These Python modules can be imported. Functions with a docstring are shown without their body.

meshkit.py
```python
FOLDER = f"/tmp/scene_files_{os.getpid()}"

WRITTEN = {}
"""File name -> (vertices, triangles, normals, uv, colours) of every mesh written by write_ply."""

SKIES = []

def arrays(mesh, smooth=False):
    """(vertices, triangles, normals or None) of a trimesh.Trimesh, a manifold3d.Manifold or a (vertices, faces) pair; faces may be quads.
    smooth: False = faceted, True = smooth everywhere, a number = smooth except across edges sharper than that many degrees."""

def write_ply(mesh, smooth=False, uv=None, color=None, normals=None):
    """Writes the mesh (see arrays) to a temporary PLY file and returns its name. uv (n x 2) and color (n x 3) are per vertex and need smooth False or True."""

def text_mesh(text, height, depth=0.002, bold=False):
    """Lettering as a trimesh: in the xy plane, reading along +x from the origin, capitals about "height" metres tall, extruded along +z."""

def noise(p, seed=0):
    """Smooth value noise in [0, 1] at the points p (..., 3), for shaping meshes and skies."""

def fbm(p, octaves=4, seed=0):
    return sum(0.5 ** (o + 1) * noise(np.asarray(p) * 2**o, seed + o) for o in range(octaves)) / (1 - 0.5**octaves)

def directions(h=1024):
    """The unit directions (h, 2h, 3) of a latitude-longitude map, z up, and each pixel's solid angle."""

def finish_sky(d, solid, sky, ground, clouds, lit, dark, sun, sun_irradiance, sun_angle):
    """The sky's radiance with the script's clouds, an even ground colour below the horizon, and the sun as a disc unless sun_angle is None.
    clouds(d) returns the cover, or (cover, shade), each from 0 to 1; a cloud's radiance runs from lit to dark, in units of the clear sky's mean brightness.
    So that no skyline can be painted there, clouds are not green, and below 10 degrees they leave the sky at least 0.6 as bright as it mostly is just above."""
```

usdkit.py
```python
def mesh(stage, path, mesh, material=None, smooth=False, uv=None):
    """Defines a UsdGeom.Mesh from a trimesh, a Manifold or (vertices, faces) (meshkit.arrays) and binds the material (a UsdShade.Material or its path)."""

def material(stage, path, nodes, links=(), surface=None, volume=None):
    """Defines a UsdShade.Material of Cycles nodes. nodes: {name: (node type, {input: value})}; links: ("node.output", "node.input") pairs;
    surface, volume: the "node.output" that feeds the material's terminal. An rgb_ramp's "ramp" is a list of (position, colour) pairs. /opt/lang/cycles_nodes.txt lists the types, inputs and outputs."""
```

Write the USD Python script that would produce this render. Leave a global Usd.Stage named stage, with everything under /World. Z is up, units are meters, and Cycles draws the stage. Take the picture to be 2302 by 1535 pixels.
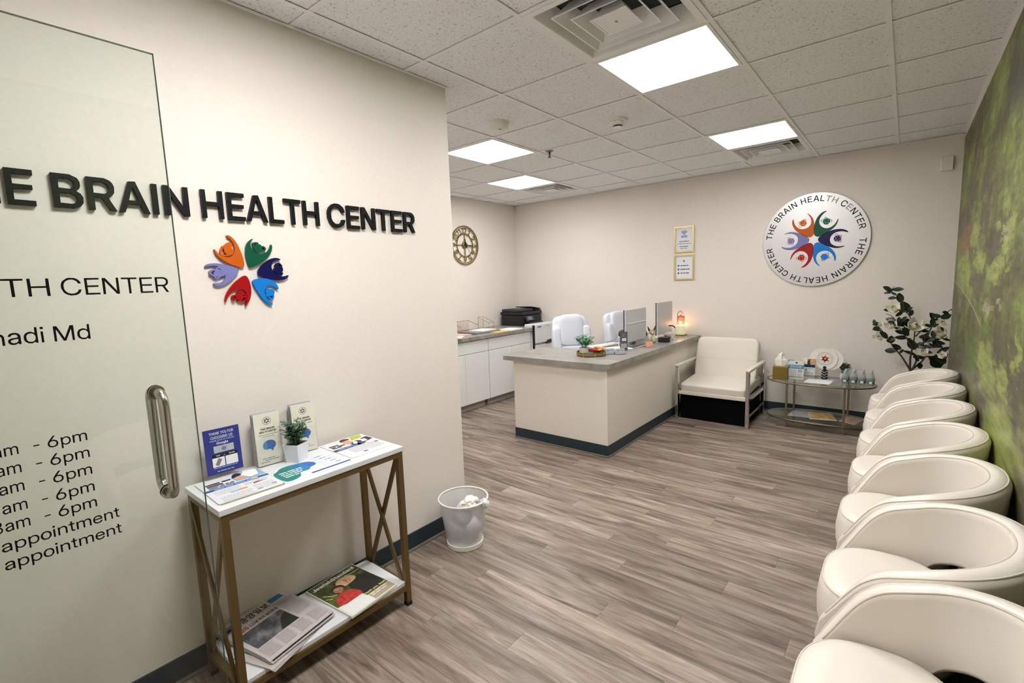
import glob, math, random
import numpy as np
import trimesh
import manifold3d as m3
from shapely import affinity
from shapely.geometry import Polygon, LineString, Point, box as sbox
from shapely.ops import unary_union
from pxr import Usd, UsdGeom, UsdLux, UsdShade, Sdf, Gf, Vt
import usdkit, meshkit

stage = Usd.Stage.CreateInMemory()
UsdGeom.SetStageUpAxis(stage, UsdGeom.Tokens.z)
UsdGeom.SetStageMetersPerUnit(stage, 1.0)
UsdGeom.Xform.Define(stage, '/World')
UsdGeom.Scope.Define(stage, '/World/Looks')
rnd = random.Random(7)
PI = math.pi

# ------------------------------------------------------------------ camera, exposure
EXPOSURE = 1.82
PANEL_STRENGTH = 9.0             # the ceiling panels' own light
CAM_H = 1.505
cam = UsdGeom.Camera.Define(stage, '/World/camera')
right, down, fwd = (0.77471686, 0.63133547, -0.03506162), (0.05065407, -0.11723888, -0.99181107), (-0.6302761, 0.76659674, -0.12280664)
cam.AddTransformOp().Set(Gf.Matrix4d(right[0], right[1], right[2], 0, -down[0], -down[1], -down[2], 0, -fwd[0], -fwd[1], -fwd[2], 0, 0, 0, CAM_H, 1))
cam.CreateHorizontalApertureAttr(36.0)
cam.CreateVerticalApertureAttr(36.0 * 1535 / 2302)
cam.CreateFocalLengthAttr(1077.22 / 2302 * 36.0)
cam.CreateClippingRangeAttr(Gf.Vec2f(0.02, 60))
cam.CreateExposureAttr(EXPOSURE)

# ------------------------------------------------------------------ materials
def lin(c):
    if isinstance(c, str):
        c = [int(c[i:i + 2], 16) / 255 for i in (0, 2, 4)]
        return tuple(x / 12.92 if x <= 0.04045 else ((x + 0.055) / 1.055) ** 2.4 for x in c)
    return tuple(c)

_mats = {}
def mk(name, nodes, links=(), surface=None):
    _mats[name] = usdkit.material(stage, '/World/Looks/' + name, nodes, links, surface)
    return _mats[name]

def pm(name, color, rough=0.5, metal=0.0, spec=0.5, bump=None, **kw):
    d = {'base_color': lin(color), 'roughness': rough, 'metallic': metal, 'specular_ior_level': spec, **kw}
    nodes, links = {'p': ('principled_bsdf', d)}, []
    if bump:
        sc, st, dist = bump
        nodes.update({'g': ('texture_coordinate', {}), 'n': ('noise_texture', {'scale': sc, 'detail': 4.0}), 'b': ('bump', {'strength': st, 'distance': dist})})
        links += [('g.object', 'n.vector'), ('n.fac', 'b.height'), ('b.normal', 'p.normal')]
    return mk(name, nodes, links, 'p.BSDF')

def noisy(name, stops, scale=(8, 8, 8), rough=0.5, detail=5.0, rgh=0.55, dist=0.0, bump=None, spec=0.5, metal=0.0, nscale=1.0):
    nodes = {'g': ('geometry', {}), 'm': ('mapping', {'scale': scale}), 'n': ('noise_texture', {'scale': nscale, 'detail': detail, 'roughness': rgh, 'distortion': dist}),
             'r': ('rgb_ramp', {'ramp': [(a, lin(c)) for a, c in stops]}), 'p': ('principled_bsdf', {'roughness': rough, 'specular_ior_level': spec, 'metallic': metal})}
    links = [('g.position', 'm.vector'), ('m.vector', 'n.vector'), ('n.fac', 'r.fac'), ('r.color', 'p.base_color')]
    if bump:
        nodes['b'] = ('bump', {'strength': bump[0], 'distance': bump[1]})
        links += [('n.fac', 'b.height'), ('b.normal', 'p.normal')]
    return mk(name, nodes, links, 'p.BSDF')

def pane(name, tint, refl=1.0, base=0.0, rough=0.0):
    """see-through sheet: tinted transparency, mirror by Fresnel (+ base) on the faces turned to the ray"""
    return mk(name, {'t': ('transparent_bsdf', {'color': lin(tint)}), 'g': ('glossy_bsdf', {'color': (refl, refl, refl), 'roughness': rough}),
                     'f': ('fresnel', {'IOR': 1.5}), 'a': ('math', {'math_type': 'add', 'value2': base}), 'q': ('geometry', {}), 'i': ('math', {'math_type': 'subtract', 'value1': 1.0}),
                     'k': ('math', {'math_type': 'multiply'}), 'x': ('mix_closure', {})},
              [('f.fac', 'a.value1'), ('q.backfacing', 'i.value2'), ('a.value', 'k.value1'), ('i.value', 'k.value2'), ('k.value', 'x.fac'), ('t.BSDF', 'x.closure1'), ('g.BSDF', 'x.closure2')], 'x.closure')

def veil(name, color, cover):
    """fine mesh or thin plastic film: partly diffuse, partly clear"""
    return mk(name, {'t': ('transparent_bsdf', {}), 'd': ('principled_bsdf', {'base_color': lin(color), 'roughness': 0.45}), 'x': ('mix_closure', {'fac': cover})},
              [('t.BSDF', 'x.closure1'), ('d.BSDF', 'x.closure2')], 'x.closure')

WALL = noisy('wall_paint', [(0.3, 'e3dbd3'), (0.7, 'e6dfd7')], (60, 60, 60), 0.75, bump=(0.06, 0.002), spec=0.25)
BASEB = pm('base_vinyl', '22333d', 0.4)
QUARTER = pm('shoe_mould', '6b6056', 0.5)
TILE = mk('ceiling_tile', {'g': ('geometry', {}), 'n': ('noise_texture', {'scale': 85.0, 'detail': 3.0, 'distortion': 0.6}), 'n2': ('noise_texture', {'scale': 260.0, 'detail': 1.0}),
          'r': ('rgb_ramp', {'ramp': [(0.0, lin('b2b3b4')), (0.33, lin('c6c7c9')), (0.39, lin('f2f3f5')), (1, lin('f6f7f9'))]}),
          'r2': ('rgb_ramp', {'ramp': [(0.0, (0.72, 0.72, 0.72)), (0.34, (0.8, 0.8, 0.8)), (0.42, (1, 1, 1)), (1, (1, 1, 1))]}),
          'x': ('mix', {'mix_type': 'multiply', 'fac': 1.0}), 'b': ('bump', {'strength': 0.35, 'distance': 0.004}), 'p': ('principled_bsdf', {'roughness': 0.95, 'specular_ior_level': 0.1})},
          [('g.position', 'n.vector'), ('g.position', 'n2.vector'), ('n.fac', 'r.fac'), ('n2.fac', 'r2.fac'), ('r.color', 'x.color1'), ('r2.color', 'x.color2'), ('x.color', 'p.base_color'), ('n.fac', 'b.height'), ('b.normal', 'p.normal')], 'p.BSDF')
TEE = pm('ceiling_tee', 'f0f1f2', 0.6)
DECK = pm('plenum', '6a675f', 0.9)
VENT = pm('vent_paint', 'f0f1f2', 0.45)
VENTIN = pm('vent_duct', '3a4045', 0.8)
PLANK = mk('vinyl_plank', {
    'o': ('object_info', {}), 'g': ('geometry', {}),
    'om': ('vector_math', {'math_type': 'multiply_add', 'vector2': (37.0, 19.0, 11.0)}), 'k': ('combine_xyz', {}),
    'm1': ('mapping', {'scale': (0.8, 8.0, 1.0)}), 'm2': ('mapping', {'scale': (5.0, 95.0, 1.0)}), 'm3': ('mapping', {'scale': (1.5, 15.0, 1.0)}),
    'n1': ('noise_texture', {'scale': 1.6, 'detail': 5.0, 'roughness': 0.6, 'distortion': 1.6}), 'n2': ('noise_texture', {'scale': 1.5, 'detail': 3.0, 'roughness': 0.6}),
    'n3': ('noise_texture', {'scale': 1.2, 'detail': 6.0, 'roughness': 0.62, 'distortion': 2.6}),
    'r1': ('rgb_ramp', {'ramp': [(0.24, lin('57493f')), (0.42, lin('7e6e62')), (0.55, lin('9b8c80')), (0.74, lin('b8aba0'))]}),
    'r2': ('rgb_ramp', {'ramp': [(0.25, (0.62, 0.6, 0.58)), (0.5, (0.95, 0.95, 0.95)), (0.75, (1.08, 1.08, 1.08))]}),
    'r3': ('rgb_ramp', {'ramp': [(0.3, (0.55, 0.52, 0.5)), (0.45, (0.98, 0.98, 0.98)), (0.7, (1.05, 1.05, 1.05))]}),
    'r4': ('map_range', {'from_min': 0.0, 'from_max': 1.0, 'to_min': 0.8, 'to_max': 1.14}),
    'x1': ('mix', {'mix_type': 'multiply', 'fac': 0.6}), 'x2': ('mix', {'mix_type': 'multiply', 'fac': 0.85}), 'x3': ('vector_math', {'math_type': 'scale'}),
    'b': ('bump', {'strength': 0.12, 'distance': 0.001}), 'p': ('principled_bsdf', {'roughness': 0.42, 'specular_ior_level': 0.35})},
    [('o.random', 'k.x'), ('o.random', 'k.y'), ('o.random', 'k.z'), ('k.vector', 'om.vector1'), ('g.position', 'om.vector3'),
     ('om.vector', 'm1.vector'), ('om.vector', 'm2.vector'), ('om.vector', 'm3.vector'), ('m1.vector', 'n1.vector'), ('m2.vector', 'n2.vector'), ('m3.vector', 'n3.vector'),
     ('n1.fac', 'r1.fac'), ('n2.fac', 'r2.fac'), ('n3.fac', 'r3.fac'), ('r1.color', 'x1.color1'), ('r2.color', 'x1.color2'), ('x1.color', 'x2.color1'), ('r3.color', 'x2.color2'),
     ('o.random', 'r4.value'), ('x2.color', 'x3.vector1'), ('r4.result', 'x3.scale'), ('x3.vector', 'p.base_color'), ('n2.fac', 'b.height'), ('b.normal', 'p.normal')], 'p.BSDF')
SUBFLOOR = pm('subfloor', '4a4038', 0.9)
BLOBS = [('dark',3.33,1.591,0.2,0.057),('dark',4.0,1.421,0.35,0.11),('dark',5.41,1.847,0.38,0.113),('dark',3.11,1.7,0.09,0.034),('dark',3.27,1.545,0.13,0.02),('dark',3.23,1.071,0.12,0.031),('dark',3.34,0.876,0.37,0.114),('dark',2.45,1.042,0.17,0.119),('dark',2.48,0.907,0.14,0.041),('green',4.04,0.986,0.4,0.139),('green',3.43,1.139,0.26,0.067),('rust',4.94,1.69,0.4,0.107),('lime',4.98,1.464,0.53,0.139),('lime',3.32,1.474,0.25,0.055),('lime',3.99,1.516,0.29,0.054),('lime',3.24,1.692,0.08,0.024),('lime',2.94,1.501,0.05,0.02),('lime',4.32,1.704,0.25,0.102),('lime',2.96,1.62,0.16,0.086),('lime',3.34,1.0,0.31,0.123),('lime',2.78,1.03,0.19,0.068),('lime',2.77,0.78,0.42,0.157),('lime',2.52,1.19,0.09,0.075),('lime',2.47,1.168,0.07,0.02),('pale',3.45,1.289,0.18,0.02),('pale',3.06,1.313,0.1,0.02),('pale',3.07,1.636,0.1,0.02)]
def mural():
    """print of a mossy forest lake: foliage noise with soft patches (kind, centre y, z, half sizes)"""
    N = {'g': ('geometry', {}), 'ma': ('mapping', {'scale': (1, 0.42, 0.9)}), 'mb': ('mapping', {'scale': (1, 0.55, 0.6)}), 'md': ('mapping', {'scale': (1, 3.0, 24.0)}), 'mw': ('mapping', {'scale': (1, 3.0, 9.0)}),
         'na': ('noise_texture', {'scale': 2.8, 'detail': 8.0, 'roughness': 0.6}), 'nb': ('noise_texture', {'scale': 13.0, 'detail': 8.0, 'roughness': 0.7, 'distortion': 0.5}), 'nd': ('noise_texture', {'scale': 1.6, 'detail': 6.0, 'roughness': 0.72}),
         'nw': ('noise_texture', {'scale': 1.2, 'detail': 5.0, 'roughness': 0.65}), 'wv': ('vector_math', {'math_type': 'multiply_add', 'vector2': (0.0, 0.9, 0.22), 'vector3': (0, -0.45, -0.11)}), 'wp': ('vector_math', {'math_type': 'add'}),
         'ra': ('rgb_ramp', {'ramp': [(0.32, lin('3b3826')), (0.44, lin('585530')), (0.52, lin('6a7438')), (0.60, lin('7c893f')), (0.72, lin('9da956'))]}),
         'rb': ('rgb_ramp', {'ramp': [(0.30, (0.3, 0.29, 0.25)), (0.44, (0.68, 0.66, 0.6)), (0.55, (1.0, 1.0, 0.95)), (0.70, (1.45, 1.45, 1.3))]}),
         'rd': ('rgb_ramp', {'ramp': [(0.30, (0.45, 0.45, 0.4)), (0.5, (1.0, 1.0, 1.0)), (0.70, (1.5, 1.5, 1.35))]}),
         's': ('separate_xyz', {}), 'w': ('map_range', {'from_min': 0.75, 'from_max': 1.30, 'to_min': 0.75, 'to_max': 0.0, 'clamp': True}),
         'x1': ('mix', {'mix_type': 'multiply', 'fac': 1.0}), 'x2': ('mix', {'color2': lin('6a6654')}), 'x4': ('mix', {'mix_type': 'multiply', 'fac': 0.9}), 'p': ('principled_bsdf', {'roughness': 0.40, 'specular_ior_level': 0.32})}
    K = [('g.position', 'ma.vector'), ('g.position', 'mb.vector'), ('g.position', 'md.vector'), ('g.position', 'mw.vector'), ('ma.vector', 'na.vector'), ('mb.vector', 'nb.vector'), ('md.vector', 'nd.vector'), ('mw.vector', 'nw.vector'),
         ('nw.color', 'wv.vector1'), ('wv.vector', 'wp.vector1'), ('g.position', 'wp.vector2'), ('na.fac', 'ra.fac'), ('nb.fac', 'rb.fac'), ('nd.fac', 'rd.fac'), ('g.position', 's.vector'), ('s.z', 'w.value'),
         ('ra.color', 'x1.color1'), ('rb.color', 'x1.color2'), ('w.result', 'x2.fac'), ('x1.color', 'x2.color1')]
    last = 'x2.color'
    for n, (k, cy, cz, hy, hz) in enumerate(BLOBS):
        col, top = {'dark': ('4d4837', 0.75), 'green': ('57702e', 0.6), 'rust': ('86583e', 0.8), 'lime': ('9aa752', 0.68), 'pale': ('b3a78a', 0.6)}[k]
        N.update({f'bm{n}': ('mapping', {'location': (0, -cy / hy, -cz / hz), 'scale': (0, 1 / hy, 1 / hz)}), f'bl{n}': ('vector_math', {'math_type': 'length'}),
                  f'br{n}': ('map_range', {'from_min': 0.75, 'from_max': 1.25, 'to_min': top, 'to_max': 0.0, 'clamp': True}), f'bx{n}': ('mix', {'color2': lin(col)})})
        K += [('wp.vector', f'bm{n}.vector'), (f'bm{n}.vector', f'bl{n}.vector1'), (f'bl{n}.value', f'br{n}.value'), (f'br{n}.result', f'bx{n}.fac'), (last, f'bx{n}.color1')]
        last = f'bx{n}.color'
    K += [(last, 'x4.color1'), ('rd.color', 'x4.color2'), ('x4.color', 'p.base_color')]
    return mk('forest_print', N, K, 'p.BSDF')
MURAL = mural()
GLASS_DOOR = pane('door_glass', (0.935, 0.965, 0.945), 1.0, 0.008)
GLASS_EDGE = pm('door_glass_edge', '66786f', 0.2)
TABLE_GLASS = pane('table_glass', (0.86, 0.90, 0.87), 1.0, 0.01)
CLEAR = pane('clear_acrylic', (0.975, 0.98, 0.98), 1.0, 0.015)
BOTTLE = veil('bottle_plastic', 'c4cccc', 0.2)
FRAME_GLASS = pane('picture_glass', (0.99, 0.99, 0.99), 1.0, 0.0)
STEEL = pm('brushed_steel', 'b9b6ae', 0.22, 1.0)
CHROME = pm('chrome', 'c9c9c9', 0.12, 1.0)
BLACKL = pm('black_acrylic', '060709', 0.5, 0, 0.2)
BLACK = pm('black_plastic', '111216', 0.35)
DKGREY = pm('dark_grey_plastic', '2b2d33', 0.45)
GREY = pm('grey_plastic', '7b7b7f', 0.4)
WHITE = pm('white_gloss', 'e6e7ea', 0.3)
WHITEM = pm('white_matte', 'e9e6e0', 0.6)
WHITEP = pm('white_paper', 'ecebea', 0.7)
CREAMP = pm('cream_card', 'e6e2d2', 0.55)
LAMIN = pm('laminate_white', 'dfe1e5', 0.22)
LEATHER = pm('white_leather', 'e2dad0', 0.34, bump=(240.0, 0.08, 0.002))
LEATHER2 = pm('cream_leather', 'ddd6ca', 0.45, bump=(200.0, 0.08, 0.002))
LEATHER3 = pm('office_leather', 'dfe2ec', 0.4, bump=(200.0, 0.06, 0.002))
PIPING = pm('leather_piping', 'd5ccc1', 0.4)
CABINET = pm('cabinet_white', 'f0f0ee', 0.35)
KICK = pm('cabinet_kick', 'b0aca4', 0.5)
COUNTER = noisy('grey_laminate', [(0.3, '7f7c77'), (0.5, '928f89'), (0.7, 'a4a19b')], (6, 9, 6), 0.32, 6.0, 0.6, 0.8)
DESKP = noisy('desk_paint', [(0.3, 'e8e1d7'), (0.7, 'ebe4da')], (60, 60, 60), 0.7, spec=0.25)
GOLD = pm('antique_gold', '75603c', 0.42, 0.6)
GOLDB = pm('bright_gold', 'd9bd7a', 0.25, 0.9)
GOLDF = pm('gold_frame', 'd8c58c', 0.3, 0.8)
GOLDBOX = pm('tissue_gold', '8f7a3e', 0.35, 0.6)
TABLEGOLD = pm('table_gold', '867962', 0.36, 0.75)
ROSE = pm('rose_gold', 'c99a82', 0.3, 0.8)
BRASSD = pm('clock_brass', '8f7a45', 0.35, 0.8)
NAVY = pm('print_navy', '1f2f6b', 0.4)
NAVY2 = pm('print_deep_navy', '121740', 0.4)
SIGNBLUE = pm('sign_blue', '2c3585', 0.25)
BLUE = pm('print_blue', '1f6cc4', 0.4)
SKYB = pm('print_sky', '8fb1d4', 0.5)
TEAL = pm('print_teal', '147f7a', 0.4)
LBLUE = pm('print_light_blue', '3f8fc4', 0.4)
GREEN = pm('print_green', '0f5f43', 0.4)
RED = pm('print_red', 'c0302f', 0.5)
PINK = pm('print_skin', 'd79f80', 0.55)
PINK2 = pm('print_skin_tan', 'b97c62', 0.55)
HAIRP = pm('print_hair', 'd8b98c', 0.6)
HAIRD = pm('print_dark_hair', '3a2a22', 0.6)
DKPRINT = pm('print_black', '1a1a1e', 0.5)
GRPRINT = pm('print_grey', '8d8f98', 0.6)
LGPRINT = pm('print_pale_grey', 'b3b6bf', 0.6)
YELP = pm('print_yellow', 'efe08a', 0.5)
ORNG = pm('print_orange', 'd8935a', 0.5)
LIME = pm('print_lime', 'b4c23e', 0.5)
FOLIAGEP = noisy('print_foliage', [(0.35, '26301a'), (0.5, '44502a'), (0.7, '6d7840')], (25, 25, 25), 0.45)
STORM = noisy('print_storm', [(0.3, '20242c'), (0.5, '55565a'), (0.7, '8b8a8c')], (14, 22, 10), 0.6)
NEWS = noisy('newsprint', [(0.3, 'b7afae'), (0.7, 'c6bebc')], (30, 240, 30), 0.85)
NEWSD = pm('newsprint_edge', 'a9a2a0', 0.85)
LOGO = {'orange': pm('logo_orange', 'c25a14', 0.4, 0, 0.25), 'green': pm('logo_green', '06513a', 0.4, 0, 0.25), 'navy': pm('logo_navy', '0c0a48', 0.4, 0, 0.25),
        'blue': pm('logo_blue', '1478cf', 0.4, 0, 0.25), 'red': pm('logo_red', 'a00910', 0.4, 0, 0.25), 'lavender': pm('logo_lavender', '7a79b2', 0.4, 0, 0.25)}
LOGOR = {'orange': pm('ring_orange', 'd88a4a', 0.35), 'green': pm('ring_green', '3f8f72', 0.35), 'navy': pm('ring_navy', '8d5f86', 0.35),
         'blue': pm('ring_blue', '2f6fb8', 0.35), 'red': pm('ring_red', 'd65a52', 0.35), 'lavender': pm('ring_lavender', 'a88ec0', 0.35)}
DISC = pm('brushed_disc', 'cfcdcd', 0.4, 0.75)
SIGNGREY = pm('letter_glare_grey', '8a8686', 0.35)  # reflection over black letters, put into a paler colour
LEAFD = pm('magnolia_leaf', '1d2c20', 0.4)
LEAFG = noisy('sprig_leaf', [(0.3, '34704a'), (0.5, '5a9a6a'), (0.7, '9fcc9f')], (40, 40, 40), 0.5)
LEAFG2 = noisy('sprig_leaf_dark', [(0.3, '21402c'), (0.5, '3b6145'), (0.7, '7f9f80')], (40, 40, 40), 0.55)
PETAL = pm('petal', 'e6e2cf', 0.6)
BARK = pm('branch_bark', '4a3a30', 0.7)
POTD = pm('planter_grey', '3c3c3e', 0.5)
SOIL = pm('pot_soil', '3a2f24', 0.9)
LATTICE = noisy('carved_pot', [(0.3, 'cfc6bd'), (0.7, 'ece7e0')], (90, 90, 90), 0.6)
MESHW = veil('wire_mesh_white', 'd9dadd', 0.5)
FILM = veil('bin_liner_film', 'e8e8ea', 0.42)
TISSUE = pm('tissue_paper', 'eae6de', 0.8)
CANDLE = pm('candle_wax', 'e4e0bf', 0.5, emission_color=lin('ffe9b0'), emission_strength=0.08)
GLOW = mk('lantern_bulb', {'e': ('emission', {'color': lin('ffb066'), 'strength': 30.0})}, [], 'e.emission')
GLOWRIM = mk('candle_glow', {'e': ('emission', {'color': lin('ffeec0'), 'strength': 3.0})}, [], 'e.emission')
PANELS = {k: mk('led_panel_' + n, {'e': ('emission', {'color': (1.0, 0.985, 0.965), 'strength': PANEL_STRENGTH * s})}, [], 'e.emission') for k, n, s in (((1, 1), 'near', 1.0), ((1, 4), 'far', 0.62), ((-3, 4), 'corner', 0.8), ((-2, 2), 'desk', 0.85), ((1, -2), 'entrance', 1.35))}
LATN = pm('lantern_mesh', 'c98f6a', 0.35, 0.6)
WOODT = noisy('wood_slice', [(0.3, '9a7b50'), (0.7, 'b99a6c')], (60, 20, 20), 0.5)
LABELG = pm('bottle_label', '557a70', 0.45)
CAPW = pm('bottle_cap', 'b9bfc2', 0.4)
ORCARD = pm('peach_paper', 'e8a58c', 0.6)
SNACKR = pm('wrapper_red', 'c9351f', 0.35)
SNACKY = pm('wrapper_yellow', 'e3b53a', 0.35)
SNACKB = pm('wrapper_blue', '4f6d9c', 0.35)
MAGP = noisy('magazine_photo', [(0.3, '9a6f3c'), (0.5, 'c8a060'), (0.7, 'e6cf9c')], (30, 30, 30), 0.4)
MAGV = noisy('magazine_violet', [(0.3, '8a86a8'), (0.5, 'b7b2cc'), (0.7, 'dcd8e6')], (30, 30, 30), 0.4)
MAGR = noisy('magazine_rust', [(0.3, '8c4a3c'), (0.5, 'b9826c'), (0.7, 'd9c2b0')], (30, 30, 30), 0.4)
YELLOWF = pm('folder_manila', 'e2b95c', 0.6)
PINKF = pm('folder_pink', 'd9b3ac', 0.6)

# ------------------------------------------------------------------ scene tree helpers
_used = {}
def numbered(path):
    n = _used.get(path, 0); _used[path] = n + 1
    return path if n == 0 else f'{path}_{n:03d}'

def tagp(prim, label=None, cat=None, group=None, kind=None):
    for k, v in (('label', label), ('category', cat), ('group', group), ('kind', kind)):
        if v: prim.SetCustomDataByKey(k, v)

def thing(name, label=None, cat=None, loc=(0, 0, 0), rz=0.0, group=None, kind=None):
    p = numbered('/World/' + name)
    x = UsdGeom.Xform.Define(stage, p)
    x.AddTranslateOp().Set(Gf.Vec3d(*loc))
    if rz: x.AddRotateZOp().Set(rz)
    tagp(x.GetPrim(), label, cat, group, kind)
    return p

def part(parent, name, mesh, mat, smooth=35, label=None, kind=None):
    p = numbered(parent + '/' + name)
    if name in ('print_lettering', 'columns', 'printed_mark', 'printed_bars', 'printed_features', 'print_icons', 'printed_branches', 'chevron_stripes', 'keys', 'inner_leaves', 'sounder', 'back_wires', 'base_wires', 'mesh_bars'): kind = 'stuff'
    m = usdkit.mesh(stage, p, mesh, mat, smooth)
    if label or kind: tagp(m.GetPrim(), label, None, None, kind)
    return p

def single(name, mesh, mat, label=None, cat=None, group=None, kind=None, smooth=35):
    p = numbered('/World/' + name)
    m = usdkit.mesh(stage, p, mesh, mat, smooth)
    tagp(m.GetPrim(), label, cat, group, kind)
    return p

def copy(src, loc, rz=0.0, label=None, group=None, cat=None):
    base = src.rsplit('/', 1)[1]
    p = numbered('/World/' + base)
    x = UsdGeom.Xform.Define(stage, p)
    x.GetPrim().GetReferences().AddInternalReference(src)
    x.ClearXformOpOrder()
    x.AddTranslateOp(opSuffix='at').Set(Gf.Vec3d(*loc))
    if rz: x.AddRotateZOp(opSuffix='turn').Set(rz)
    tagp(x.GetPrim(), label, cat, group)
    x.GetPrim().SetInstanceable(True)
    return p

# ------------------------------------------------------------------ mesh helpers
cat_ = trimesh.util.concatenate
def box(x0, x1, y0, y1, z0, z1):
    m = trimesh.creation.box((x1 - x0, y1 - y0, z1 - z0)); m.apply_translation(((x0 + x1) / 2, (y0 + y1) / 2, (z0 + z1) / 2)); return m

def rbox(x0, x1, y0, y1, z0, z1, r=0.006, seg=2):
    r = min(r, (x1 - x0) / 2.01, (y1 - y0) / 2.01, (z1 - z0) / 2.01)
    s = trimesh.creation.icosphere(1 if seg < 3 else 2, r).vertices
    pts = np.concatenate([s + (x, y, z) for x in (x0 + r, x1 - r) for y in (y0 + r, y1 - r) for z in (z0 + r, z1 - r)])
    return trimesh.convex.convex_hull(pts)

def frame_(d):
    d = np.asarray(d, float) / np.linalg.norm(d)
    a = np.cross(d, (0, 0, 1) if abs(d[2]) < 0.9 else (1, 0, 0)); a /= np.linalg.norm(a)
    return d, a, np.cross(d, a)

def tube(pts, r, sides=8, closed=False, caps=True):
    p = np.asarray(pts, float); n = len(p)
    if closed: t = np.roll(p, -1, 0) - np.roll(p, 1, 0)
    else: t = np.gradient(p, axis=0)
    t /= np.linalg.norm(t, axis=1, keepdims=True) + 1e-12
    d, a, b = frame_(t[0]); A = []
    for i in range(n):
        a = a - t[i] * (a @ t[i]); a /= np.linalg.norm(a) + 1e-12; A.append(a.copy())
    A = np.array(A); B = np.cross(t, A)
    r = np.broadcast_to(r, (n,)); ang = np.arange(sides) * 2 * PI / sides
    v = p[:, None] + r[:, None, None] * (np.cos(ang)[None, :, None] * A[:, None] + np.sin(ang)[None, :, None] * B[:, None])
    v = v.reshape(-1, 3); f = []
    for i in range(n if closed else n - 1):
        k = (i + 1) % n
        for j in range(sides):
            l = (j + 1) % sides
            f += [[i * sides + j, i * sides + l, k * sides + l], [i * sides + j, k * sides + l, k * sides + j]]
    if caps and not closed:
        for i, flip in ((0, True), (n - 1, False)):
            c = len(v); v = np.vstack([v, p[i]])
            for j in range(sides):
                q = [c, i * sides + j, i * sides + (j + 1) % sides]; f.append(q[::-1] if flip else q)
    return trimesh.Trimesh(v, f, process=False)

def cyl(p0, p1, r, sides=20, r1=None):
    p0, p1 = np.asarray(p0, float), np.asarray(p1, float)
    return tube([p0, p1], [r, r if r1 is None else r1], sides)

def bar(p0, p1, w, d, up=(0, 0, 1)):
    """rectangular bar along p0-p1, w across, d along 'up'"""
    p0, p1 = np.asarray(p0, float), np.asarray(p1, float); t = p1 - p0; L = np.linalg.norm(t); t /= L
    u = np.asarray(up, float); u = u - t * (u @ t); u /= np.linalg.norm(u); s = np.cross(t, u)
    m = trimesh.creation.box((L, w, d)); M = np.eye(4); M[:3, 0], M[:3, 1], M[:3, 2], M[:3, 3] = t, s, u, (p0 + p1) / 2
    m.apply_transform(M); return m

def lathe(prof, n=40, c=(0, 0, 0)):
    prof = np.asarray(prof, float); k = len(prof); ang = np.arange(n) * 2 * PI / n
    v = np.stack([prof[:, 0][:, None] * np.cos(ang), prof[:, 0][:, None] * np.sin(ang), np.repeat(prof[:, 1][:, None], n, 1)], -1).reshape(-1, 3) + np.asarray(c)
    f = []
    for i in range(k - 1):
        for j in range(n):
            l = (j + 1) % n
            f += [[i * n + j, i * n + l, (i + 1) * n + l], [i * n + j, (i + 1) * n + l, (i + 1) * n + j]]
    return trimesh.Trimesh(v, f, process=False)

def extr(poly, d):
    """extrude a shapely (multi)polygon by d along z"""
    gs = [g for g in getattr(poly, 'geoms', [poly]) if isinstance(g, Polygon) and g.area > 1e-12]
    return cat_([trimesh.creation.extrude_polygon(g, d, engine='earcut') for g in gs])

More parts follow.
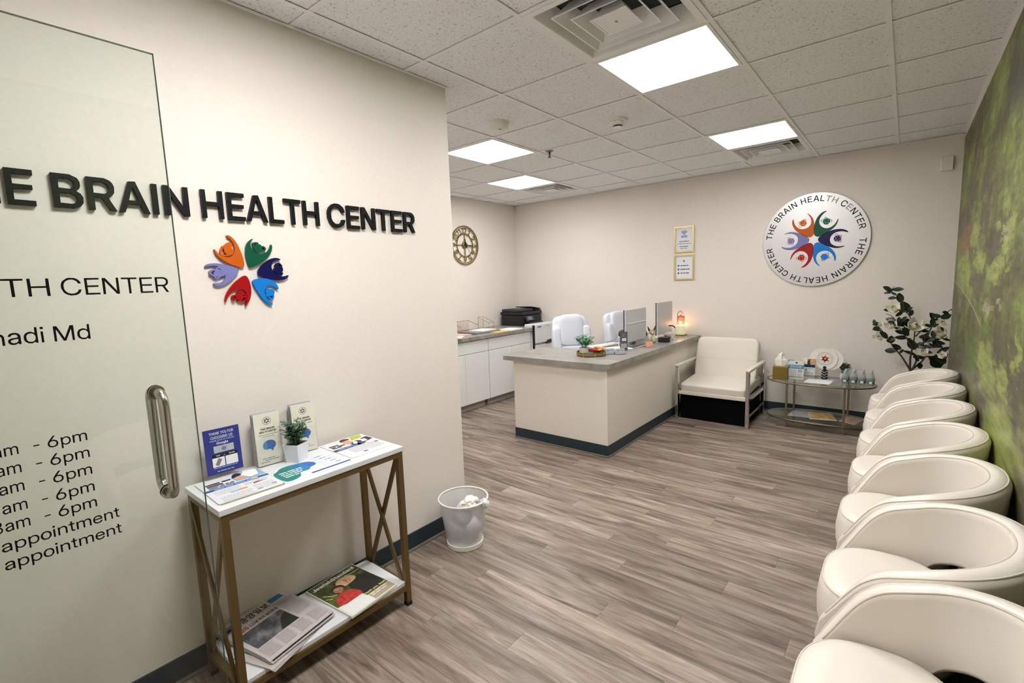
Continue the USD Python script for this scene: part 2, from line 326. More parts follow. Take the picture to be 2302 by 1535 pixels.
def put(mesh, o, u, v):
    """local x,y,z -> o + x u + y v + z (u x v)"""
    M = np.eye(4); u, v = np.asarray(u, float), np.asarray(v, float)
    M[:3, 0], M[:3, 1], M[:3, 2], M[:3, 3] = u, v, np.cross(u, v), o
    m = mesh.copy(); m.apply_transform(M); return m

def superq(a, b, c, e1=0.3, e2=0.3, n=(28, 48)):
    """superellipsoid: rounded cushions"""
    th = np.linspace(-PI / 2, PI / 2, n[0]); ph = np.linspace(-PI, PI, n[1], endpoint=False)
    S = lambda w, e: np.sign(w) * np.abs(w) ** e
    x = a * S(np.cos(th), e1)[:, None] * S(np.cos(ph), e2)[None]; y = b * S(np.cos(th), e1)[:, None] * S(np.sin(ph), e2)[None]
    z = np.repeat(c * S(np.sin(th), e1)[:, None], n[1], 1)
    v = np.stack([x, y, z], -1).reshape(-1, 3); f = []
    for i in range(n[0] - 1):
        for j in range(n[1]):
            l = (j + 1) % n[1]
            f += [[i * n[1] + j, i * n[1] + l, (i + 1) * n[1] + l], [i * n[1] + j, (i + 1) * n[1] + l, (i + 1) * n[1] + j]]
    return trimesh.Trimesh(v, f, process=False)

def moved(m, t=(0, 0, 0), rx=0, ry=0, rz=0):
    m = m.copy()
    for ang, ax in ((rx, (1, 0, 0)), (ry, (0, 1, 0)), (rz, (0, 0, 1))):
        if ang: m.apply_transform(trimesh.transformations.rotation_matrix(math.radians(ang), ax))
    m.apply_translation(t); return m

def chaikin(p, k=2, closed=True):
    p = np.asarray(p, float)
    for _ in range(k):
        q = np.roll(p, -1, 0) if closed else p[1:]
        a = p if closed else p[:-1]
        new = np.empty((2 * len(a), p.shape[1])); new[0::2], new[1::2] = 0.75 * a + 0.25 * q, 0.25 * a + 0.75 * q
        p = new if closed else np.vstack([p[:1], new, p[-1:]])
    return p

def spline(p, n=40):
    p = np.asarray(p, float); t = np.linspace(0, 1, len(p)); from scipy.interpolate import PchipInterpolator
    return PchipInterpolator(t, p, axis=0)(np.linspace(0, 1, n))

# lettering: outlines from the fonts meshkit itself uses
_FD = glob.glob('/opt/blender-*/*/datafiles/fonts')[0]
_glyphs, _fonts = {}, {}
def glyph(ch, wt=400, font='Inter.woff2'):
    """(outline with capitals 1 high, advance) of one character"""
    key = (ch, wt, font)
    if key in _glyphs: return _glyphs[key]
    if ch == 'I' and font == 'Inter.woff2':          # a plain upright, as on the signs
        st = 0.128 + (wt - 400) * 0.00024
        _glyphs[key] = (sbox(0.105, 0, 0.105 + st, 1), st + 0.21); return _glyphs[key]
    from PIL import Image, ImageDraw, ImageFont
    f = _fonts.get((wt, font))
    if f is None:
        f = _fonts[(wt, font)] = ImageFont.truetype(_FD + '/' + font, 96)
        if font == 'Inter.woff2':
            try: f.set_variation_by_axes([32, wt])
            except Exception: pass
    H = 96 * 0.727; g = Polygon()
    if ch.strip():
        x0, y0, x1, y1 = f.getbbox(ch, anchor='ls')
        im = Image.new('L', (x1 - x0 + 8, y1 - y0 + 8)); ImageDraw.Draw(im).text((4 - x0, 4 - y0), ch, 255, f, anchor='ls')
        on = np.pad(np.asarray(im) > 127, ((0, 0), (1, 1))).astype(np.int8)
        r, st = np.nonzero(np.diff(on, axis=1) == 1); en = np.nonzero(np.diff(on, axis=1) == -1)[1]
        g = unary_union([sbox(a, -q - 1, b, -q) for a, b, q in zip(st, en, r)]).buffer(0.7).buffer(-0.7).simplify(1.15)
        g = affinity.affine_transform(g, [1 / H, 0, 0, 1 / H, (x0 - 4) / H, (4 - y0) / H])
    _glyphs[key] = (g, f.getlength(ch) / H)
    return _glyphs[key]
def text2d(s, wt=400, font='Inter.woff2', track=0.0):
    """(shape with capitals 1 high from x = 0, advance width)"""
    out, x = [], 0.0
    for ch in s:
        g, adv = glyph(ch, wt, font)
        if not g.is_empty: out.append(affinity.translate(g, x, 0))
        x += adv + track
    return unary_union(out), x

def text(s, h, wt=400, d=0.0004, width=None, font='Inter.woff2', align='l', track=0.0):
    """lettering mesh: capitals h high, squeezed to 'width' if given"""
    g, adv = text2d(s, wt, font, track)
    sx = h if width is None else width / (g.bounds[2] - g.bounds[0])
    g = affinity.translate(g, -g.bounds[0], 0)
    g = affinity.scale(g, sx, h, origin=(0, 0))
    w = g.bounds[2]
    g = affinity.translate(g, {'l': 0, 'c': -w / 2, 'r': -w}[align], 0)
    return extr(g, d)

def flat(poly, d=0.0003):
    return extr(Polygon(poly) if not hasattr(poly, 'geom_type') else poly, d)

def rect(x0, y0, x1, y1, d=0.0003, z=0.0):
    return box(x0, x1, y0, y1, z, z + d)

def lines(x0, y0, x1, rows, dy, h, d=0.0003, seed=1, ragged=0.15, z=0.0):
    """unreadably small lines of print"""
    r = random.Random(seed)
    out = []
    for k in range(rows):
        x = x0; end = x1 - (x1 - x0) * ragged * r.random()
        while x < end - h:
            w = min(end - x, h * (1.5 + 4 * r.random()))
            out.append(rect(x, y0 - k * dy - h, x + w, y0 - k * dy, d, z)); x += w + h * 0.6
    return cat_(out)

def ringpoly(pts, w):
    return LineString(pts).buffer(w / 2, cap_style=1)

def ell(cx, cy, rx, ry, n=28, rot=0):
    a = np.arange(n) * 2 * PI / n; c, s = math.cos(rot), math.sin(rot)
    x, y = rx * np.cos(a), ry * np.sin(a)
    return [(cx + c * p - s * q, cy + s * p + c * q) for p, q in zip(x, y)]

# ------------------------------------------------------------------ the room
XL, XR, YB, XW, YF, ZC = -2.12, 0.335, 5.775, -4.60, -0.85, 2.628
GX, GY, T = -1.9487, 1.7464, 0.6096          # ceiling grid origin and module

# floor of vinyl planks, each its own piece
fl = thing('floor', 'greyish brown wood-look vinyl plank floor', 'floor', kind='structure')
part(fl, 'subfloor', box(XW - 0.1, XR + 0.1, YF - 0.1, YB + 0.1, -0.05, -0.004), SUBFLOOR)
PW, PL = 0.1245, 1.22
y = 2.355 - PW * 27; row = 0
while y < YB:
    off = (row * 0.437 + rnd.uniform(-0.12, 0.12)) % PL
    x = XW - PL + off
    xmin = XW if y > 1.9 else XL - 0.05
    while x < XR:
        a, b = max(x, xmin), min(x + PL, XR)
        if b - a > 0.02 and y + PW > YF:
            part(fl, 'plank', box(a + 0.0004, b - 0.0004, max(y, YF) + 0.0004, min(y + PW, YB) - 0.0004, -0.004, 0.0), PLANK, False)
        x += PL
    y += PW; row += 1

# walls
wl = thing('wall_left', 'cream painted partition wall with sign lettering', 'wall', kind='structure')
part(wl, 'partition', box(XL - 0.13, XL, YF, 2.052, 0, ZC), WALL, False)
part(wl, 'return_wall', box(XW - 0.1, XL - 0.13, 1.92, 2.05, 0, ZC), WALL, False)
single('wall_back', box(XW - 0.1, XR + 0.1, YB, YB + 0.1, 0, ZC), WALL, 'cream painted wall with the round sign', 'wall', kind='structure', smooth=False)
single('wall_right', box(XR, XR + 0.1, YF, YB, 0, ZC), WALL, 'wall behind the forest mural', 'wall', kind='structure', smooth=False)
single('wall_reception', box(XW - 0.1, XW, 2.05, YB, 0, ZC), WALL, 'cream wall behind the reception cabinets', 'wall', kind='structure', smooth=False)
single('wall_front', box(XL - 0.1, XR + 0.1, YF - 0.1, YF, 0, ZC), WALL, 'cream wall at the entrance', 'wall', kind='structure', smooth=False)

def baseboard(name, p0, p1, n, label):
    """vinyl cove base 10 cm high with a small shoe mould, along p0-p1, n = direction into the room"""
    t = thing(name, label, 'baseboard', kind='structure')
    p0, p1, n = np.array([*p0, 0.]), np.array([*p1, 0.]), np.array([*n, 0.])
    d = p1 - p0; L = np.linalg.norm(d); d /= L
    up = np.array([0, 0, 1.])
    prof = Polygon([(0, 0), (0.008, 0), (0.006, 0.012), (0.005, 0.10), (0.0, 0.102)])
    m = extr(prof, L); M = np.eye(4); M[:3, 0], M[:3, 1], M[:3, 2], M[:3, 3] = n, up, np.cross(n, up), p0
    if np.cross(n, up) @ d < 0: M[:3, 3] = p1
    m.apply_transform(M); part(t, 'cove_strip', m, BASEB, 30)
    a = np.linspace(0, PI / 2, 6); q = [(0, 0)] + [(0.008 + 0.011 * math.cos(k), 0.013 * math.sin(k)) for k in a] + [(0, 0.013)]
    m = extr(Polygon(q), L); m.apply_transform(M); part(t, 'shoe_strip', m, QUARTER, 40)
baseboard('baseboard_left', (XL, YF), (XL, 2.052), (1, 0), 'dark blue-grey vinyl base along the lettered wall')
baseboard('baseboard_back', (-1.87, YB), (XR, YB), (0, -1), 'dark blue-grey vinyl base along the back wall')
baseboard('baseboard_reception', (XW, YB), (-1.95, YB), (0, -1), 'dark vinyl base behind the reception desk')

# forest mural on the right wall, printed in panels
mu = thing('wall_mural', 'photo mural of a mossy green forest lake covering the right wall', 'mural')
yy = YF
while yy < YB - 0.01:
    y2 = min(yy + 1.32, YB)
    part(mu, 'mural_panel', box(XR - 0.004, XR, yy + 0.0003, y2 - 0.0003, 0.0, ZC - 0.035), MURAL, False); yy = y2
part(mu, 'printed_branch', put(extr(ringpoly([(-5.75, 1.385), (-5.2, 1.35), (-4.6, 1.30), (-4.1, 1.25), (-3.75, 1.19)], 0.008), 0.0005), (XR - 0.004, 0, 0), (0, -1, 0), (0, 0, 1)), pm('print_bark', 'a9a086', 0.45), False)

# suspended ceiling: deck, tees, lay-in tiles, lights, diffusers
ce = thing('ceiling', 'suspended ceiling of speckled white lay-in tiles', 'ceiling', kind='structure')
part(ce, 'deck', box(XW - 0.1, XR + 0.1, YF - 0.1, YB + 0.1, ZC + 0.16, ZC + 0.22), DECK, False)
xs = [GX + i * T for i in range(-5, 5)]; ys = [GY + j * T for j in range(-5, 8)]
W2 = 0.012
LIGHTS = {(1, 1): 'bright square ceiling light panel nearest the camera, beside the large air diffuser',
          (1, 4): 'square ceiling light panel in front of the round wall sign, next to an air diffuser',
          (-3, 4): 'square ceiling light panel above the reception cabinets, nearest the clock corner',
          (-2, 2): 'ceiling light panel half hidden by the end of the lettered wall',
          (1, -2): 'ceiling light panel over the entrance'}
VENTS = {(1, 0): 'large square air diffuser in the ceiling nearest the camera', (1, 5): 'square air diffuser in the ceiling nearest the round wall sign', (-3, 5): 'square air diffuser in the ceiling over the printers'}
def in_room(x, y): return x > XL - 0.1 or y > 2.0
for i in range(-5, 4):
    for j in range(-5, 7):
        x0, x1, y0, y1 = max(GX + i * T, XW), min(GX + (i + 1) * T, XR), max(GY + j * T, YF), min(GY + (j + 1) * T, YB)
        if x1 - x0 < 0.03 or y1 - y0 < 0.03 or (i, j) in LIGHTS or (i, j) in VENTS: continue
        if y0 < 1.9 and x1 < XL: continue
        part(ce, 'ceiling_tile', box(x0 + 0.003, x1 - 0.003, y0 + 0.003, y1 - 0.003, ZC + 0.0045, ZC + 0.02), TILE, False)
for x in xs:
    if XW < x < XR: part(ce, 'main_tee', cat_([box(x - W2, x + W2, YF if x > XL else 1.95, YB, ZC, ZC + 0.0015), box(x - 0.001, x + 0.001, YF if x > XL else 1.95, YB, ZC + 0.0015, ZC + 0.03)]), TEE, False)
for j, y in enumerate(ys):
    if not YF < y < YB: continue
    for i in range(-5, 4):
        a, b = max(GX + i * T, XW) + W2, min(GX + (i + 1) * T, XR) - W2
        if b - a < 0.02 or (y < 2.0 and b < XL): continue
        part(ce, 'cross_tee', cat_([box(a, b, y - W2, y + W2, ZC + 0.0003, ZC + 0.0018), box(a, b, y - 0.001, y + 0.001, ZC + 0.0018, ZC + 0.03)]), TEE, False)
for n, m in (('back', box(XW, XR, YB - 0.022, YB, ZC - 0.0005, ZC + 0.001)), ('right', box(XR - 0.022, XR, YF, YB, ZC - 0.0005, ZC + 0.001)), ('left', box(XL, XL + 0.022, YF, 2.05, ZC - 0.0005, ZC + 0.001)), ('reception', box(XW, XW + 0.022, 2.05, YB, ZC - 0.0005, ZC + 0.001))):
    part(ce, 'wall_angle', m, TEE, False)

def cell(i, j): return GX + (i + 0.5) * T, GY + (j + 0.5) * T
def ringbox(a, b, z0, z1):
    """flat square ring, outer half-size a, inner b"""
    return extr(Polygon([(-a, -a), (a, -a), (a, a), (-a, a)], [[(-b, -b), (b, -b), (b, b), (-b, b)]]), z1 - z0).apply_translation((0, 0, z0))
for (i, j), lab in LIGHTS.items():
    cx, cy = cell(i, j)
    t = thing('ceiling_light', lab, 'ceiling light', (cx, cy, ZC), 0, 'square light panels in the ceiling')
    part(t, 'frame', ringbox(0.291, 0.274, -0.001, 0.028), TEE, False)
    part(t, 'diffuser', box(-0.275, 0.275, -0.275, 0.275, 0.006, 0.012), PANELS[i, j], False)
    part(t, 'housing', box(-0.288, 0.288, -0.288, 0.288, 0.03, 0.045), DECK, False)
def sq_shell(a0, z0, a1, z1, t=0.002, lip=0.006):
    """four-sided flared vane from top (a0,z0) to bottom (a1,z1) with a small flat lip"""
    prof = [(a0, z0), (a1 - lip * 1.6, z1 + 0.004), (a1 - lip, z1), (a1, z1), (a1, z1 + t), (a1 - lip, z1 + t * 2), (a0 + t, z0)]
    v = []; 
    for a, z in prof: v += [(-a, -a, z), (a, -a, z), (a, a, z), (-a, a, z)]
    f = []; k = len(prof)
    for p in range(k):
        q = (p + 1) % k
        for s in range(4):
            u = (s + 1) % 4; f += [[p * 4 + s, p * 4 + u, q * 4 + u], [p * 4 + s, q * 4 + u, q * 4 + s]]
    m = trimesh.Trimesh(v, f, process=False); m.fix_normals(); return m
first = None
for (i, j), lab in VENTS.items():
    cx, cy = cell(i, j)
    if first is None:
        first = t = thing('air_diffuser', lab, 'air vent', (cx, cy, ZC), 0, 'square air diffusers in the ceiling')
        part(t, 'duct', box(-0.26, 0.26, -0.26, 0.26, 0.075, 0.08), VENTIN, False)
        part(t, 'frame', cat_([ringbox(0.292, 0.262, -0.002, 0.003)]), VENT, False)
        part(t, 'vane', sq_shell(0.215, 0.07, 0.266, -0.001), VENT, False)
        part(t, 'vane', sq_shell(0.145, 0.06, 0.205, -0.006), VENT, False)
        part(t, 'vane', sq_shell(0.085, 0.055, 0.145, -0.010), VENT, False)
        part(t, 'centre_plate', cat_([sq_shell(0.04, 0.045, 0.085, -0.014), box(-0.078, 0.078, -0.078, 0.078, -0.012, -0.010)]), VENT, False)
        part(t, 'centre_screw', cyl((0, 0, -0.0135), (0, 0, -0.012), 0.006, 10), GREY)
    else: copy(first, (cx, cy, ZC), 0, lab, 'square air diffusers in the ceiling')

# smoke detectors, sprinkler
t = thing('smoke_detector', 'flat round white smoke alarm on the ceiling over the desk', 'smoke detector', (-2.30, 2.73, ZC))
part(t, 'body', lathe([(0.0001, -0.05), (0.045, -0.05), (0.062, -0.044), (0.07, -0.03), (0.072, -0.01), (0.072, 0.0045), (0.0001, 0.0045)], 40), WHITEM, 40)
part(t, 'sounder', cat_([box(0.02, 0.035, -0.03 + k * 0.008, -0.027 + k * 0.008, -0.0512, -0.0498) for k in range(4)]), GREY)
t = thing('smoke_detector', 'stepped white smoke detector head with dark slots on the ceiling', 'smoke detector', (-1.66, 3.30, ZC))
part(t, 'base', lathe([(0.0001, -0.012), (0.07, -0.012), (0.074, 0.0), (0.074, 0.0045), (0.0001, 0.0045)], 36), WHITEM, 40)
part(t, 'head', lathe([(0.0001, -0.062), (0.022, -0.062), (0.03, -0.056), (0.036, -0.05), (0.036, -0.047), (0.03, -0.046), (0.03, -0.036), (0.05, -0.034), (0.055, -0.012), (0.0001, -0.012)], 36), WHITEM, 40)
part(t, 'sensor_slots', lathe([(0.031, -0.046), (0.0312, -0.036)], 36), BLACK)
t = thing('sprinkler_head', 'small dark pendent sprinkler head on the ceiling', 'sprinkler', (-2.47, 3.61, ZC))
part(t, 'escutcheon', lathe([(0.0001, -0.008), (0.02, -0.008), (0.035, 0.0), (0.035, 0.002), (0.0001, 0.002)], 24), GREY, 40)
part(t, 'stem', lathe([(0.0001, -0.05), (0.008, -0.05), (0.006, -0.03), (0.010, -0.02), (0.010, -0.008), (0.0001, -0.008)], 14), DKGREY, 40)
part(t, 'deflector', lathe([(0.0001, -0.053), (0.016, -0.053), (0.016, -0.051), (0.0001, -0.051)], 16), DKGREY, 30)

# ------------------------------------------------------------------ glass door, opened flat beside the lettered wall
DX = -1.58
do = thing('door_1', 'frameless glass entrance door with black lettering and tubular steel pull handle', 'door', kind='structure')
part(do, 'glass_panel', box(DX - 0.005, DX + 0.005, -0.45, 0.462, 0.012, 2.138), GLASS_DOOR, False)
part(do, 'polished_edge', cat_([box(DX - 0.005, DX + 0.005, 0.462, 0.4628, 0.012, 2.138), box(DX - 0.005, DX + 0.005, -0.45, 0.4628, 2.138, 2.1388)]), GLASS_EDGE, False)
part(do, 'bottom_pivot', box(DX - 0.02, DX + 0.02, -0.45, -0.3, 0.0, 0.06), STEEL, False)
part(do, 'top_pivot', box(DX - 0.02, DX + 0.02, -0.45, -0.3, 2.10, ZC), STEEL, False)
HY, HZ0, HZ1 = 0.375, 0.955, 1.24
for s in (1, -1):
    o = s * 0.058; z0, z1 = HZ0, HZ1
    arc0 = [(DX + s * 0.005, HY, z0)] + [(DX + o - s * 0.03 + s * 0.03 * math.sin(a), HY, z0 + 0.03 - 0.03 * math.cos(a)) for a in np.linspace(0, PI / 2, 8)]
    arc1 = [(DX + o - s * 0.03 + s * 0.03 * math.cos(a), HY, z1 - 0.03 + 0.03 * math.sin(a)) for a in np.linspace(0, PI / 2, 8)] + [(DX + s * 0.005, HY, z1)]
    h = part(do, 'pull_handle', tube(arc0 + arc1, 0.0125, 16), STEEL, 60)
    for z in (z0, z1): part(h, 'rose', cyl((DX + s * 0.005, HY, z), (DX + s * 0.009, HY, z), 0.019, 24), STEEL)
# lettering stuck to the room side of the glass (x = DX + 0.005), reading along +y
def on_door(m, y, z): return put(m, (DX + 0.0052, y, z), (0, 1, 0), (0, 0, 1))
w_c = 0.219
part(do, 'door_lettering', on_door(text('CENTER', 0.041, 400, width=w_c), 0.214, 1.511), BLACKL, False)
part(do, 'door_lettering', on_door(text('LTH', 0.041, 400, width=0.112), 0.082, 1.511), BLACKL, False)
part(do, 'door_lettering', on_door(text('THE BRAIN HEA', 0.041, 400, align='r', width=0.46), 0.076, 1.511), BLACKL, False)
part(do, 'door_lettering', on_door(text('Md', 0.0365, 400, width=0.066), 0.189, 1.402), BLACKL, False)
part(do, 'door_lettering', on_door(text('hadi', 0.0365, 400, align='r'), 0.172, 1.403), BLACKL, False)
for k, z in enumerate((1.149, 1.105, 1.061, 1.016, 0.974)):
    part(do, 'door_lettering', on_door(text('6pm', 0.0275, 400, width=0.072), 0.149, z), BLACKL, False)
    part(do, 'door_lettering', on_door(text('8am  -', 0.0275, 400, align='r', width=0.096), 0.135, z + 0.001), BLACKL, False)
for z in (0.929, 0.885): part(do, 'door_lettering', on_door(text('appointment', 0.0275, 400, width=0.214), 0.048, z), BLACKL, False)

# ------------------------------------------------------------------ signs on the walls
# raised letters on the left wall
sg = thing('wall_lettering', 'raised black capital letters THE BRAIN HEALTH CENTER on the left wall', 'sign')
LH, LZ, Y1 = 0.106, 1.793, 1.745
def run(words, y_start, y_end, depth, z, h, wt):
    """letters one by one, squeezed so that the run spans y_start..y_end"""
    g, _ = text2d(words, wt); b = g.bounds; k = (y_end - y_start) / (b[2] - b[0])
    x = 0.0; out = []
    for ch in words:
        gl, adv = glyph(ch, wt)
        if ch.strip(): out.append(put(extr(affinity.scale(gl, k, h, origin=(0, 0)), depth), (0, y_start + (x - b[0]) * k, z), (0, 1, 0), (0, 0, 1)))
        x += adv
    return out
LX = XL + 0.0015
for word, a, b in (('THE', 0.03, 0.259), ('BRAIN', 0.300, 0.676), ('HEALTH', 0.719, 1.198), ('CENTER', 1.242, 1.757)):
    for m in run(word, a, b, 0.015, LZ, LH, 530):
        m.apply_translation((LX, 0, 0)); part(sg, 'letter', m, BLACKL, False)

# the ring of six figures: outlines in the plane of the wall
# outlines in the plane of the wall,tenths of a millimetre from the ring centre (across,up)
FIG = {
 'orange': ([(-618,1449),(-568,1466),(-457,1416),(-318,1248),(-220,1044),(-129,754),(-73,503),(-64,292),(-92,207),(-165,186),(-302,206),(-568,299),(-841,451),(-1013,612),(-1092,752),(-1131,881),(-1105,896),(-1034,773),(-914,664),(-769,596),(-617,588),(-496,632),(-419,726),(-377,852),(-372,997),(-405,1161),(-470,1293),(-557,1381),(-617,1402)],[(-567,1186),(-503,1153),(-492,1065),(-515,992),(-448,922),(-427,834),(-467,729),(-531,672),(-647,670),(-736,740),(-783,841),(-786,963),(-741,1066),(-659,1131)],[[(-805,1003),(-887,838),(-908,726),(-858,655),(-725,654),(-609,671)],[(-590,1144),(-499,1154),(-472,1072),(-519,992)]]),
 'green': ([(389,1374),(281,1316),(157,1205),(69,1033),(37,842),(32,652),(63,441),(122,207),(200,171),(308,208),(551,338),(803,515),(972,692),(1100,893),(1137,1047),(1114,1156),(1075,1137),(1047,1023),(945,867),(806,776),(654,746),(507,758),(368,830),(279,976),(250,1103),(272,1231),(342,1308)],[(546,1156),(650,1143),(705,1055),(699,946),(631,837),(509,780),(419,820),(387,916),(368,1043),(438,1120)],[[(549,1189),(425,1205),(361,1149),(368,1043),(428,1024)],[(758,1052),(844,983),(797,902),(679,898)]]),
 'navy': ([(1455,524),(1337,584),(1182,597),(1001,539),(792,405),(583,230),(461,57),(437,-73),(482,-160),(708,-251),(1028,-333),(1292,-372),(1522,-342),(1667,-265),(1741,-164),(1712,-152),(1581,-196),(1398,-205),(1245,-147),(1122,-35),(1044,77),(1013,209),(1048,342),(1146,453),(1285,510),(1396,496)],[(1218,276),(1352,266),(1472,221),(1515,120),(1486,8),(1387,-81),(1251,-91),(1126,10),(1103,110),(1177,187)],[[(1194,254),(1293,361),(1393,344),(1463,244)],[(1226,-113),(1402,-160),(1468,-59)]]),
 'blue': ([(212,-351),(321,-299),(557,-259),(771,-274),(982,-344),(1127,-458),(1223,-617),(1249,-708),(1210,-763),(1128,-682),(1003,-589),(852,-562),(715,-625),(651,-733),(636,-886),(693,-1088),(787,-1248),(941,-1357),(914,-1411),(795,-1393),(633,-1262),(481,-1056),(337,-787),(232,-567),(187,-437)],[(753,-681),(857,-740),(981,-822),(992,-945),(917,-1031),(786,-1025),(686,-933),(656,-799)],[[(931,-764),(1030,-824),(996,-945)],[(683,-966),(801,-1093),(914,-1176),(982,-1090),(986,-956)]]),
 'red': ([(-137,-153),(-56,-143),(19,-219),(82,-413),(110,-650),(100,-865),(36,-1100),(-63,-1268),(-169,-1412),(-191,-1368),(-106,-1179),(-67,-988),(-103,-836),(-213,-714),(-349,-678),(-511,-704),(-678,-814),(-789,-955),(-871,-1098),(-900,-1200),(-936,-1178),(-910,-1012),(-834,-828),(-677,-605),(-481,-400),(-266,-236)],[(-334,-721),(-249,-777),(-210,-896),(-235,-1044),(-314,-1136),(-436,-1151),(-527,-1073),(-513,-925),(-451,-801)],[[(-514,-936),(-625,-963),(-668,-1066),(-593,-1143),(-561,-1050)],[(-214,-896),(-121,-921),(-129,-995),(-222,-1013)],[(-427,-1162),(-218,-1184),(-119,-1103),(-129,-995)]]),
 'lavender': ([(-1521,204),(-1488,264),(-1392,324),(-1225,350),(-984,338),(-762,288),(-536,227),(-367,154),(-300,70),(-325,-25),(-438,-170),(-590,-314),(-757,-436),(-938,-524),(-1074,-556),(-1202,-527),(-1279,-464),(-1247,-420),(-1099,-432),(-964,-400),(-859,-309),(-818,-186),(-823,-42),(-894,103),(-1016,205),(-1160,255),(-1344,254),(-1456,224)],[(-1139,93),(-1024,123),(-917,62),(-853,-52),(-898,-123),(-1033,-153),(-1181,-141),(-1264,-38)],[[(-1121,93),(-1261,79),(-1365,13),(-1349,-68),(-1236,-130),(-1035,-167),(-863,-113)],[(-1230,-160),(-1147,-259),(-1046,-183)],[(-1138,103),(-1084,180),(-965,154),(-880,62),(-849,-52)]]),
}
def unview(p): return np.array(p) * 1e-4 + (0.858,1.585)
FIGW = {}
for k, (body, head, rings) in FIG.items():
    FIGW[k] = (Polygon(chaikin(unview(body), 2)).buffer(0), Polygon(chaikin(unview(head), 2)).buffer(0), [chaikin(unview(r), 2, False) for r in rings])
allp = unary_union([v[0] for v in FIGW.values()])
LCY, LCZ = (allp.bounds[0] + allp.bounds[2]) / 2, (allp.bounds[1] + allp.bounds[3]) / 2
lg = thing('wall_logo', 'ring of six raised coloured figures with lifted arms, mounted below the wall lettering', 'sign')
for k, (body, head, rings) in FIGW.items():
    f = part(lg, 'logo_figure', put(extr(body, 0.012), (XL + 0.001, 0, 0), (0, 1, 0), (0, 0, 1)), LOGO[k], False, k + ' figure with lifted arms')
    hd = unary_union([head] + [ringpoly(r, 0.006) for r in rings])
    part(f, 'figure_head', put(extr(hd, 0.013), (XL + 0.001, 0, 0), (0, 1, 0), (0, 0, 1)), LOGO[k], False)

# the round sign on the back wall: figures drawn afresh from one template, turned by sixty degrees
SCX, SCZ, SR = -0.742, 1.822, 0.466
rs = thing('round_sign', 'round brushed metal sign with six coloured figures ringed by THE BRAIN HEALTH CENTER twice', 'sign')
def on_sign(m, z=0.0): return put(m, (SCX, YB - 0.021 - z, SCZ), (1, 0, 0), (0, 0, 1))
part(rs, 'disc', moved(lathe([(0.0001, 0.0), (SR - 0.004, 0.0), (SR, 0.003), (SR, 0.015), (SR - 0.003, 0.018), (0.0001, 0.018)], 96), (SCX, YB - 0.003, SCZ), rx=90), DISC, 30)
part(rs, 'wall_mount', moved(lathe([(0.0001, 0), (0.1, 0), (0.1, 0.004), (0.0001, 0.004)], 32), (SCX, YB, SCZ), rx=90), GREY, 30)
# template figure: pointed foot near the centre, two raised arms outward (radial = +y)
arms = [(0, 0.045), (0.03, 0.052), (0.075, 0.105), (0.112, 0.165), (0.122, 0.215), (0.105, 0.265), (0.095, 0.268), (0.103, 0.225), (0.092, 0.185), (0.06, 0.152), (0.01, 0.142),
        (-0.04, 0.155), (-0.072, 0.185), (-0.082, 0.225), (-0.075, 0.262), (-0.06, 0.285), (-0.066, 0.292), (-0.095, 0.27), (-0.112, 0.225), (-0.108, 0.17), (-0.075, 0.105), (-0.03, 0.052)]
arms = [(x * 0.80, 0.036 + (z - 0.045) * 1.02) for x, z in arms]
body = Polygon(chaikin(arms, 2)).buffer(0)
head = Polygon(chaikin([(0.0, 0.158), (0.03, 0.172), (0.042, 0.205), (0.025, 0.235), (-0.01, 0.24), (-0.035, 0.215), (-0.03, 0.178)], 2)).buffer(0)
head = affinity.scale(head, 0.82, 0.82)
orb1 = Polygon(ell(-0.002, 0.205, 0.048, 0.02, 36, 0.45)); orb1 = orb1.difference(orb1.buffer(-0.0045))
orb2 = Polygon(ell(0.0, 0.205, 0.04, 0.016, 36, -0.75)); orb2 = orb2.difference(orb2.buffer(-0.0045))
for k, ang in (('orange', 30), ('green', -30), ('navy', -90), ('blue', -150), ('red', 150), ('lavender', 90)):
    R = lambda g: affinity.rotate(g, ang, origin=(0, 0))
    f = part(rs, 'logo_figure', on_sign(extr(R(body), 0.002)), LOGO[k], False, k + ' figure with lifted arms')
    part(f, 'figure_head', on_sign(extr(R(head), 0.0025)), LOGO[k], False)
    part(f, 'orbit_rings', on_sign(extr(unary_union([R(orb1), R(orb2)]), 0.003)), LOGOR[k], False)
# lettering, letter by letter round the rim, clockwise, tops outward
phrase = 'THE BRAIN HEALTH CENTER'
def arc_text(words, a0, a1, glare=()):
    L = sum(glyph(c_, 520)[1] for c_ in words); run_ = 0.0
    for n, ch in enumerate(words):
        g, adv = glyph(ch, 520); mid = (run_ + adv / 2) / L; run_ += adv
        if not ch.strip(): continue
        a = a0 + (a1 - a0) * mid; b = g.bounds
        g = affinity.scale(affinity.translate(g, -(b[0] + b[2]) / 2, 0), 0.056, 0.056, origin=(0, 0))
        g = affinity.translate(g, 0, 0.378); g = affinity.rotate(g, a - 90, origin=(0, 0))
        part(rs, 'rim_letter', on_sign(extr(g, 0.0012)), SIGNGREY if n in glare else BLACKL, False)
arc_text(phrase, 176, 10, (14, 15, 18))  # listed letters carry the painted reflection as grey
arc_text(phrase, -1, -172)

